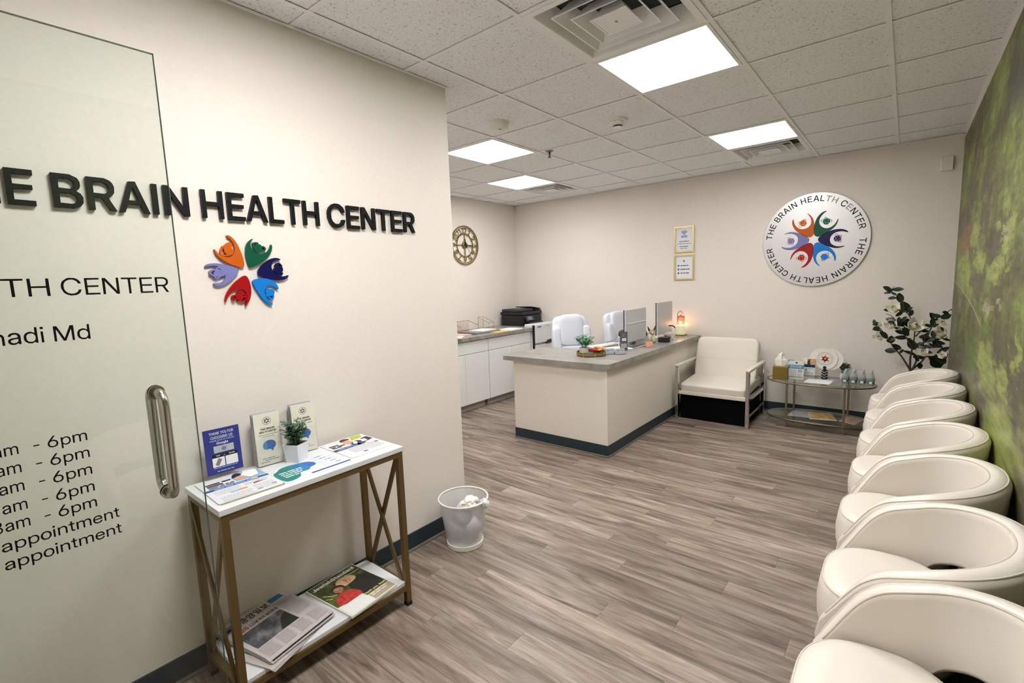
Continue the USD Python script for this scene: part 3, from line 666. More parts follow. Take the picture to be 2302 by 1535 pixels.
# clock on the reception wall
CY_, CZ_, CR = 4.657, 2.015, 0.256
ck = thing('wall_clock', 'openwork antique brass wall clock with large numerals', 'clock')
def on_clock(m, z=0.0): return put(m, (XW + 0.012 + z, CY_, CZ_), (0, 1, 0), (0, 0, 1))
ring = lambda r, w: Point(0, 0).buffer(r + w / 2, 40).difference(Point(0, 0).buffer(r - w / 2, 40))
part(ck, 'outer_ring', on_clock(extr(ring(CR - 0.006, 0.012), 0.012)), BRASSD, 40)
part(ck, 'outer_ring', on_clock(extr(ring(CR - 0.03, 0.005), 0.008)), BRASSD, 40)
part(ck, 'inner_ring', on_clock(extr(ring(0.148, 0.010), 0.010)), BRASSD, 40)
part(ck, 'hub', moved(put(lathe([(0.0001, 0.03), (0.03, 0.03), (0.044, 0.024), (0.046, 0), (0.0001, 0)], 32), (XW, CY_, CZ_), (0, 1, 0), (0, 0, 1))), BRASSD, 40)
for a in (0, 90, 180, 270): part(ck, 'spoke', on_clock(moved(box(0.04, 0.145, -0.005, 0.005, 0, 0.006), rz=a)), BRASSD)
for n in range(1, 13):
    g, _ = text2d(str(n), 500); b = g.bounds
    g = affinity.translate(g, -(b[0] + b[2]) / 2, -0.5); g = affinity.scale(g, 0.07 if n < 10 else 0.052, 0.078, origin=(0, 0))
    g = affinity.rotate(affinity.translate(g, 0, 0.19), -30 * n, origin=(0, 0))
    part(ck, 'numeral', on_clock(extr(g, 0.006)), BRASSD, False)
for nm, ang, L, w in (('minute_hand', -3, 0.135, 0.011), ('hour_hand', 88 + 12, 0.085, 0.014), ('second_hand', -52, 0.13, 0.004)):
    part(ck, nm, on_clock(moved(box(-0.03, L, -w / 2, w / 2, 0.022, 0.024), rz=ang)), BLACK)

# two gilt frames
def gilt(name, label, z0, z1, build):
    t = thing(name, label, 'picture frame'); x0, x1 = -2.172, -1.938; y = YB
    fr = extr(sbox(x0, z0, x1, z1).difference(sbox(x0 + 0.017, z0 + 0.017, x1 - 0.017, z1 - 0.017)), 0.016)
    part(t, 'frame', put(fr, (0, y, 0), (1, 0, 0), (0, 0, 1)), GOLDF, False)
    part(t, 'print', put(rect(x0 + 0.016, z0 + 0.016, x1 - 0.016, z1 - 0.016, 0.004), (0, y - 0.002, 0), (1, 0, 0), (0, 0, 1)), pm(name + '_paper_' + str(int(z0 * 100)), 'e6e6ec', 0.5), False)
    part(t, 'glass', put(rect(x0 + 0.017, z0 + 0.017, x1 - 0.017, z1 - 0.017, 0.001), (0, y - 0.010, 0), (1, 0, 0), (0, 0, 1)), FRAME_GLASS, False)
    build(t, lambda m: put(m, ((x0 + x1) / 2, y - 0.0062, (z0 + z1) / 2), (1, 0, 0), (0, 0, 1)))
PBL = pm('poster_blue', '3a6ca8', 0.5)
PBD = pm('poster_ink', '39466f', 0.5)
def wifi(t, P):
    a = []
    for r in (0.018, 0.032, 0.046): a.append(LineString([(r * math.cos(q), 0.052 + r * math.sin(q)) for q in np.linspace(PI * 0.25, PI * 0.75, 10)]).buffer(0.004))
    part(t, 'wifi_symbol', P(extr(unary_union(a + [Point(0, 0.052).buffer(0.006)]), 0.0004)), PBL, False)
    part(t, 'print_lettering', P(moved(text('WiFi', 0.026, 800, align='c'), (0, 0.02, 0))), PBL, False)
    part(t, 'print_lettering', P(moved(text('NETWORK ID', 0.013, 800, align='c'), (0, -0.03, 0))), PBD, False)
    part(t, 'print_lettering', P(moved(lines(-0.075, 0, 0.08, 1, 0.02, 0.009, seed=4), (0, -0.045, 0))), GRPRINT, False)
    part(t, 'print_lettering', P(moved(text('PASSWORD', 0.013, 800, align='c'), (0, -0.088, 0))), PBD, False)
    part(t, 'print_lettering', P(moved(lines(-0.045, 0, 0.045, 1, 0.02, 0.009, seed=5), (0, -0.1, 0))), GRPRINT, False)
def contact(t, P):
    part(t, 'print_emblem', P(extr(Point(0, 0.075).buffer(0.011), 0.0004)), TEAL, False)
    part(t, 'print_icons', P(cat_([extr(Point(-0.065, z).buffer(0.011), 0.0004) for z in (0.022, -0.022, -0.066)])), PBD, False)
    part(t, 'print_lettering', P(cat_([lines(-0.04, z + 0.005, 0.075, 1, 0.02, 0.010, seed=7 + k, ragged=0.3) for k, z in enumerate((0.022, -0.022, -0.066))])), DKPRINT, False)
gilt('framed_notice', 'small gilt frame with a blue WiFi notice, the upper of two beside the monitors', 1.783, 2.086, wifi)
gilt('framed_notice', 'small gilt frame with contact details, the lower of two beside the monitors', 1.46, 1.755, contact)
single('wall_box', cat_([rbox(0.186, 0.268, YB - 0.03, YB, 2.335, 2.452, 0.005)]), WALL, 'small cream wall-mounted box high in the far right corner', 'wall box')

# ------------------------------------------------------------------ reception desk
DT = 0.805                                     # top of the desk
dk = thing('reception_desk', 'L-shaped cream reception desk with grey stone-look top and dark vinyl base', 'desk')
dx0, dx1, dy0 = -2.885, -1.885, 3.52
part(dk, 'front_panel', box(dx0, dx1, dy0, dy0 + 0.1, 0, DT - 0.045), DESKP, False)
part(dk, 'side_panel', box(dx1 - 0.1, dx1, dy0 + 0.1, YB - 0.01, 0, DT - 0.045), DESKP, False)
top = unary_union([sbox(-2.975, dy0 - 0.045, dx1 + 0.035, dy0 + 0.66), sbox(-2.56, dy0 - 0.045, dx1 + 0.035, YB - 0.004)])
cut = sbox(dx1 - 0.025, dy0 - 0.05, dx1 + 0.04, dy0 + 0.015).difference(Point(dx1 - 0.025, dy0 + 0.015).buffer(0.06, 16))
top = top.difference(cut)
part(dk, 'desk_top', moved(extr(top, 0.042), (0, 0, DT - 0.042)), COUNTER, 30, 'grey stone-look laminate top with a rounded corner')
part(dk, 'base_strip', cat_([box(dx0, dx1 + 0.005, dy0 - 0.005, dy0, 0, 0.1), box(dx1, dx1 + 0.005, dy0, YB - 0.01, 0, 0.1)]), BASEB, False)
q = [cyl((dx0, dy0 - 0.008, 0.004), (dx1 + 0.008, dy0 - 0.008, 0.004), 0.009, 8), cyl((dx1 + 0.008, dy0 - 0.008, 0.004), (dx1 + 0.008, YB - 0.02, 0.004), 0.009, 8)]
part(dk, 'shoe_strip', cat_(q), QUARTER)
part(dk, 'end_support', box(-2.95, -2.885, dy0 + 0.12, dy0 + 0.14, 0.35, DT - 0.045), DESKP)

# ------------------------------------------------------------------ cabinets, worktop, printers
CX = -3.90
def cabinet(y0, y1, split, lab):
    t = thing('base_cabinet', lab, 'cabinet')
    part(t, 'body', box(XW + 0.01, CX - 0.02, y0, y1, 0.09, 0.845), CABINET, False)
    part(t, 'toe_kick', box(XW + 0.05, CX - 0.07, y0 + 0.02, y1 - 0.02, 0, 0.09), KICK, False)
    part(t, 'drawer_front', rbox(CX - 0.02, CX, y0 + 0.004, y1 - 0.004, 0.692, 0.836, 0.002), CABINET, False)
    e = [y0 + 0.004] + split + [y1 - 0.004]
    for a, b in zip(e[:-1], e[1:]): part(t, 'cabinet_door', rbox(CX - 0.02, CX, a + 0.0015, b - 0.0015, 0.095, 0.686, 0.002), CABINET, False)
cabinet(3.32, 4.285, [3.88], 'white base cabinet nearest the lettered wall, drawer over two doors')
cabinet(4.292, 5.15, [4.73], 'white base cabinet beside the white printer, drawer over two doors')
single('worktop', moved(extr(unary_union([sbox(XW + 0.002, 3.0, CX + 0.025, 5.16), sbox(XW + 0.002, 5.0, -4.04, YB - 0.004)]), 0.04), (0, 0, 0.845)), COUNTER, 'long grey laminate worktop over the white base cabinets', 'worktop')
WZ = 0.885
# white office printer on the floor at the end of the cabinets
t = thing('office_printer', 'large white floor-standing office printer at the end of the cabinets', 'printer', (-3.86, 5.17, 0))
part(t, 'body', rbox(-0.165, -0.03, 0.0, 0.56, 0.02, 0.925, 0.012), WHITE, 30)
part(t, 'side_strip', rbox(-0.03, 0.0, 0.0, 0.022, 0.3, 0.915, 0.004), BLACK, 30)
part(t, 'front_cover', rbox(-0.03, 0.012, 0.024, 0.558, 0.665, 0.92, 0.006), WHITE, 30)
part(t, 'front_cover', rbox(-0.03, 0.006, 0.024, 0.558, 0.36, 0.64, 0.006), WHITE, 30)
part(t, 'tray_grip', put(flat([(0.24, 0.64), (0.29, 0.69), (0.558, 0.70), (0.558, 0.665), (0.42, 0.655), (0.36, 0.64)], 0.003), (0.0122, 0, 0), (0, 1, 0), (0, 0, 1)), BLACK, False)
part(t, 'badge', put(rect(0.07, 0.876, 0.155, 0.896, 0.001), (0.0122, 0, 0), (0, 1, 0), (0, 0, 1)), pm('badge_blue', '2b86c4', 0.4), False, 'small blue badge')
part(t, 'badge', put(text('LaserJet', 0.012, 500, 0.0006), (0.0122, 0.28, 0.882), (0, 1, 0), (0, 0, 1)), GRPRINT, False) if False else part(t, 'badge', put(lines(0.27, 0.892, 0.35, 1, 0.02, 0.008, 0.0006, 3), (0.0122, 0, 0), (0, 1, 0), (0, 0, 1)), GRPRINT, False)
# black all-in-one printer on the worktop
t = thing('desktop_printer', 'black all-in-one printer with document feeder on the worktop', 'printer', (-4.29, 5.50, WZ))
part(t, 'body', rbox(-0.24, 0.16, -0.22, 0.22, 0.0, 0.15, 0.012), BLACK, 30)
part(t, 'scanner_lid', rbox(-0.25, 0.17, -0.23, 0.23, 0.15, 0.195, 0.012), BLACK, 30)
part(t, 'document_feeder', rbox(-0.22, 0.10, -0.225, 0.1, 0.195, 0.235, 0.01), DKGREY, 30)
part(t, 'feeder_tray', moved(rbox(-0.15, 0.15, -0.1, 0.12, -0.005, 0.005, 0.003), (-0.04, 0.16, 0.24), rx=-9), BLACK, 30)
part(t, 'output_tray', rbox(0.16, 0.24, -0.15, 0.15, 0.035, 0.05, 0.004), DKGREY, 30)
part(t, 'control_panel', moved(rbox(-0.01, 0.01, -0.09, 0.09, -0.04, 0.04, 0.004), (0.175, -0.08, 0.10), ry=-30), DKGREY, 30)
part(t, 'screen', moved(box(0.0102, 0.011, -0.05, 0.05, -0.025, 0.025), (0.175, -0.08, 0.10), ry=-30), GREY)
part(t, 'paper_support', moved(rbox(-0.12, 0.12, -0.004, 0.004, 0, 0.10, 0.003), (0.0, 0.235, 0.15), rx=-40), DKGREY, 30)
# papers and organiser on the worktop
def sheets(name, label, cat, pts, z, d, mat, group=None):
    """flat paper, pts in plan"""
    return single(name, moved(extr(Polygon(pts), d), (0, 0, z)), mat, label, cat, group, smooth=False)
def rot_rect(cx, cy, w, h, a):
    c, s = math.cos(math.radians(a)), math.sin(math.radians(a))
    return [(cx + c * x - s * y, cy + s * x + c * y) for x, y in ((-w / 2, -h / 2), (w / 2, -h / 2), (w / 2, h / 2), (-w / 2, h / 2))]
sheets('paper_stack', 'pinkish stack of papers on the worktop nearest the lettered wall', 'papers', rot_rect(-4.18, 3.95, 0.30, 0.40, 8), WZ, 0.012, PINKF)
sheets('paper_sheet', 'loose white sheets lying on the worktop edge nearest the lettered wall', 'papers', rot_rect(-4.02, 3.72, 0.22, 0.30, -24), WZ, 0.006, WHITEP)
sheets('folder', 'dark-edged folder lying flat on the worktop under the wire organiser', 'folder', rot_rect(-4.16, 4.42, 0.30, 0.46, 3), WZ, 0.022, GREY)
sheets('paper_stack', 'white papers on the dark-edged folder on the worktop', 'papers', rot_rect(-4.15, 4.46, 0.22, 0.30, 6), WZ + 0.022, 0.012, WHITEP)
sheets('folder', 'yellow manila folder at the front of the worktop', 'folder', rot_rect(-3.965, 4.60, 0.13, 0.30, -6), WZ, 0.006, YELLOWF)
sheets('paper_sheet', 'thick white paper pile in front of the black printer on the worktop', 'papers', rot_rect(-4.0, 4.83, 0.22, 0.28, 5), WZ, 0.014, WHITEP)
sheets('paper_sheet', 'cream curled brochure on the worktop beside the lettered wall', 'papers', rot_rect(-3.97, 3.82, 0.16, 0.2, 30), WZ + 0.0065, 0.008, CREAMP)
t = thing('file_organiser', 'rose gold wire file organiser standing on the worktop', 'organiser', (-4.44, 4.45, WZ))
w = [tube([(-0.1, y, 0.006), (-0.1, y, 0.13), (-0.1, y, 0.13)], 0.002, 5) for y in np.linspace(-0.16, 0.16, 12)]
part(t, 'back_wires', cat_(w), ROSE)
part(t, 'rail', tube([(-0.1, -0.16, 0.13), (-0.1, 0.16, 0.13)], 0.003, 6), ROSE)
part(t, 'rail', tube([(-0.1, -0.16, 0.004), (-0.1, 0.16, 0.004)], 0.003, 6), ROSE)
for y in (-0.16, 0.16): part(t, 'side_loop', tube([(-0.1, y, 0.004), (0.08, y, 0.004), (0.08, y, 0.07), (-0.1, y, 0.13)], 0.003, 6), ROSE)
part(t, 'base_wires', cat_([tube([(x, -0.16, 0.003), (x, 0.16, 0.003)], 0.002, 5) for x in (-0.04, 0.02, 0.08)]), ROSE)
t = thing('file_rack', 'second small wire file rack next to the black printer', 'organiser', (-4.42, 4.83, WZ))
for y in (-0.05, 0.05): part(t, 'side_loop', tube([(-0.1, y, 0.004), (0.1, y, 0.004), (0.1, y, 0.09), (-0.1, y, 0.16), (-0.1, y, 0.004)], 0.003, 6), ROSE)
part(t, 'rail', cat_([tube([(x, -0.05, z), (x, 0.05, z)], 0.003, 6) for x, z in ((-0.1, 0.16), (0.1, 0.09), (0.1, 0.004), (-0.1, 0.004))]), ROSE)

# ------------------------------------------------------------------ office chairs
def office_chair(loc, rz, lab):
    t = thing('office_chair', lab, 'office chair', loc, rz, 'white high-backed office chairs')   # faces +x
    part(t, 'seat', moved(superq(0.26, 0.26, 0.065, 0.5, 0.35), (0.02, 0, 0.46)), LEATHER3, 60)
    def lean(m, z0=0.5): return moved(moved(m, (0, 0, 0), ry=-9), (-0.215, 0, z0 - 0.055))
    part(t, 'backrest', lean(moved(superq(0.05, 0.222, 0.35, 0.35, 0.55, (30, 56)), (0, 0, 0.30))), LEATHER3, 60)
    part(t, 'head_pillow', lean(moved(superq(0.045, 0.148, 0.185, 0.45, 0.5), (0.05, 0, 0.475))), LEATHER3, 60)
    part(t, 'lumbar_pillow', lean(moved(superq(0.045, 0.148, 0.14, 0.45, 0.45), (0.045, 0, 0.15))), LEATHER3, 60)
    for s in (-1, 1): part(t, 'side_bolster', lean(moved(superq(0.05, 0.055, 0.27, 0.4, 0.6), (0.045, s * 0.182, 0.25))), LEATHER3, 60)
    for s in (-1, 1):
        a = part(t, 'armrest', tube(chaikin([(-0.2, s * 0.25, 0.46), (-0.2, s * 0.27, 0.60), (-0.12, s * 0.28, 0.66), (0.12, s * 0.28, 0.66), (0.16, s * 0.28, 0.62), (0.1, s * 0.25, 0.45)], 2, False), 0.016, 8), BLACK, 50)
        part(a, 'arm_pad', moved(superq(0.14, 0.032, 0.018, 0.5, 0.4, (12, 24)), (0.0, s * 0.28, 0.68)), BLACK, 50)
    part(t, 'gas_column', cat_([cyl((0, 0, 0.1), (0, 0, 0.3), 0.028), cyl((0, 0, 0.3), (0, 0, 0.39), 0.018), box(-0.12, 0.12, -0.09, 0.09, 0.38, 0.405)]), BLACK, 40)
    part(t, 'star_base', cat_([bar((0, 0, 0.11), (0.3 * math.cos(a), 0.3 * math.sin(a), 0.075), 0.045, 0.03) for a in np.arange(5) * 2 * PI / 5]), CHROME, 30)
    for a in np.arange(5) * 2 * PI / 5:
        c = np.array((0.29 * math.cos(a), 0.29 * math.sin(a), 0.029)); d = np.array((-math.sin(a), math.cos(a), 0)) * 0.022
        part(t, 'caster', cat_([cyl(c - d, c + d, 0.029, 14), cyl(c + (0, 0, 0.02), c + (0, 0, 0.06), 0.008, 8)]), BLACK, 40)
    return t
oc = office_chair((-2.86, 4.64, -0.0), -42, 'white leather office chair behind the short front of the reception desk, left of the other')
copy(oc, (-2.49, 5.36, 0.0), -16, 'white leather office chair partly hidden behind the nearer monitor')

# ------------------------------------------------------------------ monitors
def monitor(loc, rz, lab, w, h, zc):
    t = thing('monitor', lab, 'monitor', loc, rz)     # back faces +x
    part(t, 'housing', rbox(-0.012, 0.012, -w / 2, w / 2, zc - h / 2, zc + h / 2, 0.004), pm('monitor_back_' + str(int(w * 1000)), 'c3c2c6', 0.45), 30)
    part(t, 'screen', box(-0.0135, -0.012, -w / 2 + 0.008, w / 2 - 0.008, zc - h / 2 + 0.012, zc + h / 2 - 0.008), BLACK)
    part(t, 'bezel_edge', box(-0.014, -0.004, -w / 2 - 0.0015, -w / 2 + 0.003, zc - h / 2, zc + h / 2), BLACK)
    return t
mz = 1.02 - DT
t = monitor((-2.16, 4.66, DT), 0, 'nearer white-backed monitor on the reception desk, with a seam across its back', 0.49, 0.335, 0.20 + 0.015)
part(t, 'back_seam', rbox(0.0115, 0.017, -0.235, 0.243, 0.235, 0.245, 0.002), WHITE)
part(t, 'stand_neck', moved(rbox(-0.03, 0.0, -0.05, 0.05, 0.005, 0.20, 0.006), (-0.02, 0, 0)), GREY)
part(t, 'stand_foot', rbox(-0.14, 0.05, -0.12, 0.12, 0.0, 0.010, 0.004), GREY)
t = monitor((-2.13, 5.36, DT), 2, 'further white-backed monitor on the reception desk, beside the lantern', 0.47, 0.36, 0.235)
part(t, 'stand_neck', moved(rbox(-0.03, 0.0, -0.05, 0.05, 0.005, 0.22, 0.006), (-0.02, 0, 0)), WHITE)
part(t, 'stand_foot', rbox(-0.14, 0.05, -0.1, 0.1, 0.0, 0.010, 0.004), WHITE)

# ------------------------------------------------------------------ armchair
ac = thing('armchair', 'low cream leather armchair with a square chrome frame, between desk and oval table', 'armchair', (-1.48, 5.3, 0), 0)
# local frame: faces -y; x from -0.36 to 0.36, y from -0.35 (front) to 0.33 (back)
for s in (-1, 1):
    x = s * 0.345
    part(ac, 'front_leg', rbox(x - 0.016, x + 0.016, -0.365, -0.32, 0.0, 0.552, 0.003), CHROME, 30)
    part(ac, 'rear_leg', rbox(x - 0.016, x + 0.016, 0.285, 0.33, 0.0, 0.552, 0.003), CHROME, 30)
    part(ac, 'arm_rail', rbox(x - 0.016, x + 0.016, -0.365, 0.33, 0.552, 0.562, 0.002), CHROME, 30)
    part(ac, 'arm_pad', rbox(x - 0.022, x + 0.022, -0.36, 0.30, 0.562, 0.582, 0.008, 3), LEATHER2, 40)
    part(ac, 'side_rail', rbox(x - 0.012, x + 0.012, -0.32, 0.285, 0.262, 0.302, 0.003), CHROME, 30)
    part(ac, 'lower_rail', rbox(x - 0.010, x + 0.010, -0.32, 0.285, 0.10, 0.125, 0.003), CHROME, 30) if s > 0 else None
part(ac, 'front_strap', rbox(-0.33, 0.33, -0.345, -0.325, 0.265, 0.305, 0.006), LEATHER2, 30)
part(ac, 'seat_base', rbox(-0.33, 0.33, -0.325, 0.30, 0.27, 0.297, 0.006), BLACK, 30)
part(ac, 'under_seat_box', box(-0.325, 0.325, -0.30, 0.27, 0.004, 0.265), pm('added_box_black', '050506', 0.9, 0, 0.1), False, 'added black box filling the dark space under the seat')  # added box, stands in for the near-black space below the seat
part(ac, 'seat_cushion', moved(superq(0.325, 0.325, 0.058, 0.28, 0.16, (24, 72)), (0, -0.02, 0.352), rx=4), LEATHER2, 60)
bc = moved(superq(0.318, 0.062, 0.235, 0.22, 0.22, (30, 72)), (0, 0, 0))
part(ac, 'back_cushion', moved(bc, (0, 0.205, 0.585), rx=-15), LEATHER2, 60)
part(ac, 'back_seam', moved(box(-0.315, 0.315, -0.0635, -0.0615, -0.001, 0.001), (0, 0.205, 0.585), rx=-15), PIPING)
part(ac, 'back_rail', rbox(-0.33, 0.33, 0.30, 0.322, 0.40, 0.44, 0.003), CHROME, 30)
part(ac, 'rear_cross_rail', rbox(-0.33, 0.33, 0.30, 0.32, 0.27, 0.30, 0.003), CHROME, 30)

# ------------------------------------------------------------------ oval glass table
TZ = 0.452
TCX, TCY, TA, TBm = -0.605, 5.43, 0.445, 0.255
tb = thing('coffee_table', 'oval two-tier glass coffee table on a slim antique gold frame', 'coffee table', (TCX, TCY, 0))
S_ = lambda w, e: math.copysign(abs(w) ** e, w)
oval = lambda a, b, n=72: [(a * S_(math.cos(q), 0.85), b * S_(math.sin(q), 0.85)) for q in np.arange(n) * 2 * PI / n]
for z, nm in ((TZ - 0.008, 'glass_top'), (0.082, 'glass_shelf')):
    part(tb, nm, moved(extr(Polygon(oval(TA - 0.008, TBm - 0.008)), 0.007), (0, 0, z)), TABLE_GLASS, False)
    part(tb, 'frame_ring', tube([(x, y, z - 0.004) for x, y in oval(TA, TBm)], 0.0075, 8, True), TABLEGOLD, 60)
for x in (-0.24, 0.225):
    for y in (-0.215, 0.215):
        l = part(tb, 'leg', rbox(x - 0.009, x + 0.009, y - 0.009, y + 0.009, 0.0, TZ - 0.012, 0.002), TABLEGOLD, 30)
        part(l, 'glass_pad', cyl((x, y, TZ - 0.012), (x, y, TZ - 0.007), 0.009, 12), CLEAR)
for y in (-0.215, 0.215): part(tb, 'lower_bar', rbox(-0.24, 0.225, y - 0.007, y + 0.007, 0.066, 0.08, 0.002), TABLEGOLD, 30)

# ------------------------------------------------------------------ barrel chairs along the mural
def barrel_chair(loc, lab):
    """faces -x"""
    t = thing('barrel_chair', lab, 'chair', loc, 0, 'row of white barrel chairs along the mural')
    from scipy.interpolate import PchipInterpolator as P
    ax, ay, n = 0.205, 0.2365, 2.15
    th = np.linspace(-PI / 2, PI / 2, 61)
    S = lambda w, e: np.sign(w) * np.abs(w) ** e
    arc = np.stack([ax * S(np.cos(th), 2 / n) + 0.015, ay * S(np.sin(th), 2 / n)], -1)
    xs_ = np.linspace(-0.20, 0.015, 26, endpoint=False)
    flare = lambda x: ay - 0.030 * np.clip((-x - 0.02) / 0.18, 0, 1) ** 1.6
    low = np.stack([xs_, -flare(xs_)], -1); hi = np.stack([xs_[::-1], flare(xs_[::-1])], -1)
    path = np.vstack([low, arc, hi])
    N = len(path); tan = np.gradient(path, axis=0); tan /= np.linalg.norm(tan, axis=1, keepdims=True)
    nor = np.stack([tan[:, 1], -tan[:, 0]], -1)                     # outward
    top = P([-0.21, -0.185, -0.16, -0.13, -0.10, -0.06, -0.01, 0.08, 0.24], [0.455, 0.50, 0.545, 0.60, 0.645, 0.680, 0.701, 0.732, 0.772])(path[:, 0])
    bot = P([-0.21, -0.16, -0.06, 0.02, 0.08, 0.16, 0.24], [0.36, 0.33, 0.36, 0.45, 0.52, 0.55, 0.552])(path[:, 0])
    thick = P([-0.21, -0.17, -0.08, 0.05, 0.24], [0.030, 0.044, 0.056, 0.060, 0.066])(path[:, 0])
    prof = []
    for a, sx, sz in ((0, 1, 1), (90, -1, 1), (180, -1, -1), (270, 1, -1)):
        for q in np.linspace(0, 90, 5): prof.append((sx, sz, math.cos(math.radians(a + q)), math.sin(math.radians(a + q))))
    V = []
    for i in range(N):
        r = 0.46 * thick[i]; hw = thick[i] / 2 - r; zt, zb = top[i] - r, bot[i] + 0.6 * r
        for sx, sz, c, s in prof:
            z = (zt if sz > 0 else zb) + r * s * (1 if sz > 0 else 0.6)
            o = sx * hw + r * c
            o += 0.06 * max(0, z - 0.45) * max(0.0, nor[i, 0]) - 0.012 * math.sin(PI * np.clip((z - bot[i]) / (top[i] - bot[i]), 0, 1)) * -1
            V.append((path[i, 0] + nor[i, 0] * o, path[i, 1] + nor[i, 1] * o, z))
    K = len(prof); F = []
    for i in range(N - 1):
        for k in range(K):
            l = (k + 1) % K; F += [[i * K + k, (i + 1) * K + l, i * K + l], [i * K + k, (i + 1) * K + k, (i + 1) * K + l]]
    V = np.array(V)
    for e, flip in ((0, False), (N - 1, True)):
        c = len(V); p = V[e * K:(e + 1) * K].mean(0); p = p + np.array((-0.014, 0, 0)); V = np.vstack([V, p])
        for k in range(K):
            q = [c, e * K + k, e * K + (k + 1) % K]; F.append(q[::-1] if flip else q)
    m = trimesh.Trimesh(V, F, process=False); m.fix_normals()
    part(t, 'wrap_back', m, LEATHER, 60)
    # piping along both top edges
    Vg = V[:N * K].reshape(N, K, 3)
    for k in (2, 7):
        ln = Vg[:, k].copy(); part(t, 'piping', tube(ln[2:-2], 0.0028, 6), PIPING, 60)
    # seat cushion
    def plan(inset, n_=72):
        out = []
        for q in np.arange(n_) * 2 * PI / n_:
            c, s = math.cos(q), math.sin(q)
            rx = (0.150 if c > 0 else 0.205) - inset
            out.append((-0.02 + rx * S_(c, 2 / (2.6 if c < 0 else 2.2)), (0.205 - inset) * S_(s, 2 / 2.7) * (1.0 if c < 0 else 1 - 0.20 * c ** 1.5)))
        return out
    L = [(0.345, 0.05), (0.35, 0.02), (0.365, 0.004), (0.40, -0.004), (0.45, -0.006), (0.497, 0.0), (0.521, 0.006), (0.533, 0.016), (0.539, 0.035), (0.543, 0.08), (0.545, 0.13), (0.546, 0.1375)]
    V = np.array([(x, y, z + 0.012 * np.clip((-x - 0.0) / 0.2, 0, 1) * 0) for z, ins in L for x, y in plan(ins)]); n_ = 72; F = []
    for i in range(len(L) - 1):
        for k in range(n_):
            l = (k + 1) % n_; F += [[i * n_ + k, i * n_ + l, (i + 1) * n_ + l], [i * n_ + k, (i + 1) * n_ + l, (i + 1) * n_ + k]]
    for e, flip in ((0, True), (len(L) - 1, False)):
        c = len(V); V = np.vstack([V, V[e * n_:(e + 1) * n_].mean(0)])
        for k in range(n_):
            q = [c, e * n_ + k, e * n_ + (k + 1) % n_]; F.append(q[::-1] if flip else q)
    m = trimesh.Trimesh(V, F, process=False); m.fix_normals()
    part(t, 'seat', m, LEATHER, 60)
    part(t, 'seat_piping', tube([(x, y, 0.524) for x, y in plan(0.0075)], 0.0028, 6, True), PIPING, 60)
    part(t, 'seat_plate', box(-0.15, 0.20, -0.19, 0.19, 0.32, 0.345), BLACK)
    for s in (-1, 1): part(t, 'back_bracket', box(0.12, 0.225, s * 0.12 - 0.02, s * 0.12 + 0.02, 0.345, 0.57), BLACK)
    part(t, 'lever_knob', cat_([cyl((0.165, 0.10, 0.345), (0.165, 0.10, 0.46), 0.012, 12), moved(trimesh.creation.icosphere(2, 0.020), (0.165, 0.10, 0.47))]), BLACK, 50)
    part(t, 'column', cyl((0.0, 0, 0.02), (0.0, 0, 0.32), 0.03, 24), CHROME, 50)
    part(t, 'floor_disc', lathe([(0.0001, 0), (0.2, 0), (0.2, 0.008), (0.17, 0.018), (0.04, 0.03), (0.0001, 0.03)], 48), CHROME, 40)
    return t
CYS = [0.72, 1.265, 1.812, 2.36, 2.907, 3.454, 4.001, 4.548]
LABS = ['white barrel chair nearest the entrance, seen only as a reflection in the glass door',
        'white barrel chair nearest the camera, cut off by the bottom of the photo',
        'second white barrel chair from the camera, a dark slot behind its seat',
        'third white barrel chair from the camera in the row along the mural',
        'fourth white barrel chair from the camera, in the middle of the row',
        'fifth white barrel chair from the camera in the row along the mural',
        'second white barrel chair from the far end of the row',
        'furthest white barrel chair of the row, below the white-flowered plant']
bc0 = None
for yy, lab in zip(CYS, LABS):
    if bc0 is None: bc0 = barrel_chair((0.052, yy, 0), lab)
    else: copy(bc0, (0.052, yy, 0), 0, lab, 'row of white barrel chairs along the mural')

# ------------------------------------------------------------------ console table
CZ = 0.777
co = thing('console_table', 'narrow white console table on an antique gold X-braced frame against the left wall', 'console table', (-1.905, 0.93, 0))
cx0, cx1, cy0, cy1 = -0.178, 0.16, -0.387, 0.382
part(co, 'table_top', rbox(cx0, cx1, cy0, cy1, CZ - 0.022, CZ, 0.002), LAMIN, 30)
part(co, 'lower_shelf', rbox(cx0 + 0.012, cx1 - 0.012, cy0 + 0.03, cy1 - 0.03, 0.103, 0.122, 0.002), LAMIN, 30)
fx0, fx1, fy0, fy1 = cx0 + 0.022, cx1 - 0.016, cy0 + 0.018, cy1 - 0.018
for x in (fx0, fx1):
    for y in (fy0, fy1):
        l = part(co, 'leg', box(x - 0.0125, x + 0.0125, y - 0.0125, y + 0.0125, 0.01, CZ - 0.022), GOLD, False)
        part(l, 'foot_cap', box(x - 0.0135, x + 0.0135, y - 0.0135, y + 0.0135, 0.0, 0.018), BLACK, False)
    for z in (CZ - 0.034, 0.091): part(co, 'long_rail', box(x - 0.0125, x + 0.0125, fy0 + 0.0125, fy1 - 0.0125, z - 0.012, z + 0.012), GOLD, False)
for y in (fy0, fy1):
    for z in (CZ - 0.034, 0.091): part(co, 'end_rail', box(fx0 + 0.0125, fx1 - 0.0125, y - 0.0125, y + 0.0125, z - 0.012, z + 0.012), GOLD, False)
    z0, z1 = 0.103, CZ - 0.046
    part(co, 'cross_brace', bar((fx0 + 0.014, y, z0), (fx1 - 0.014, y, z1), 0.010, 0.022, (1, 0, 0)), GOLD, False)
    part(co, 'cross_brace', bar((fx0 + 0.014, y - 0.011, z1), (fx1 - 0.014, y - 0.011, z0), 0.010, 0.022, (1, 0, 0)), GOLD, False)

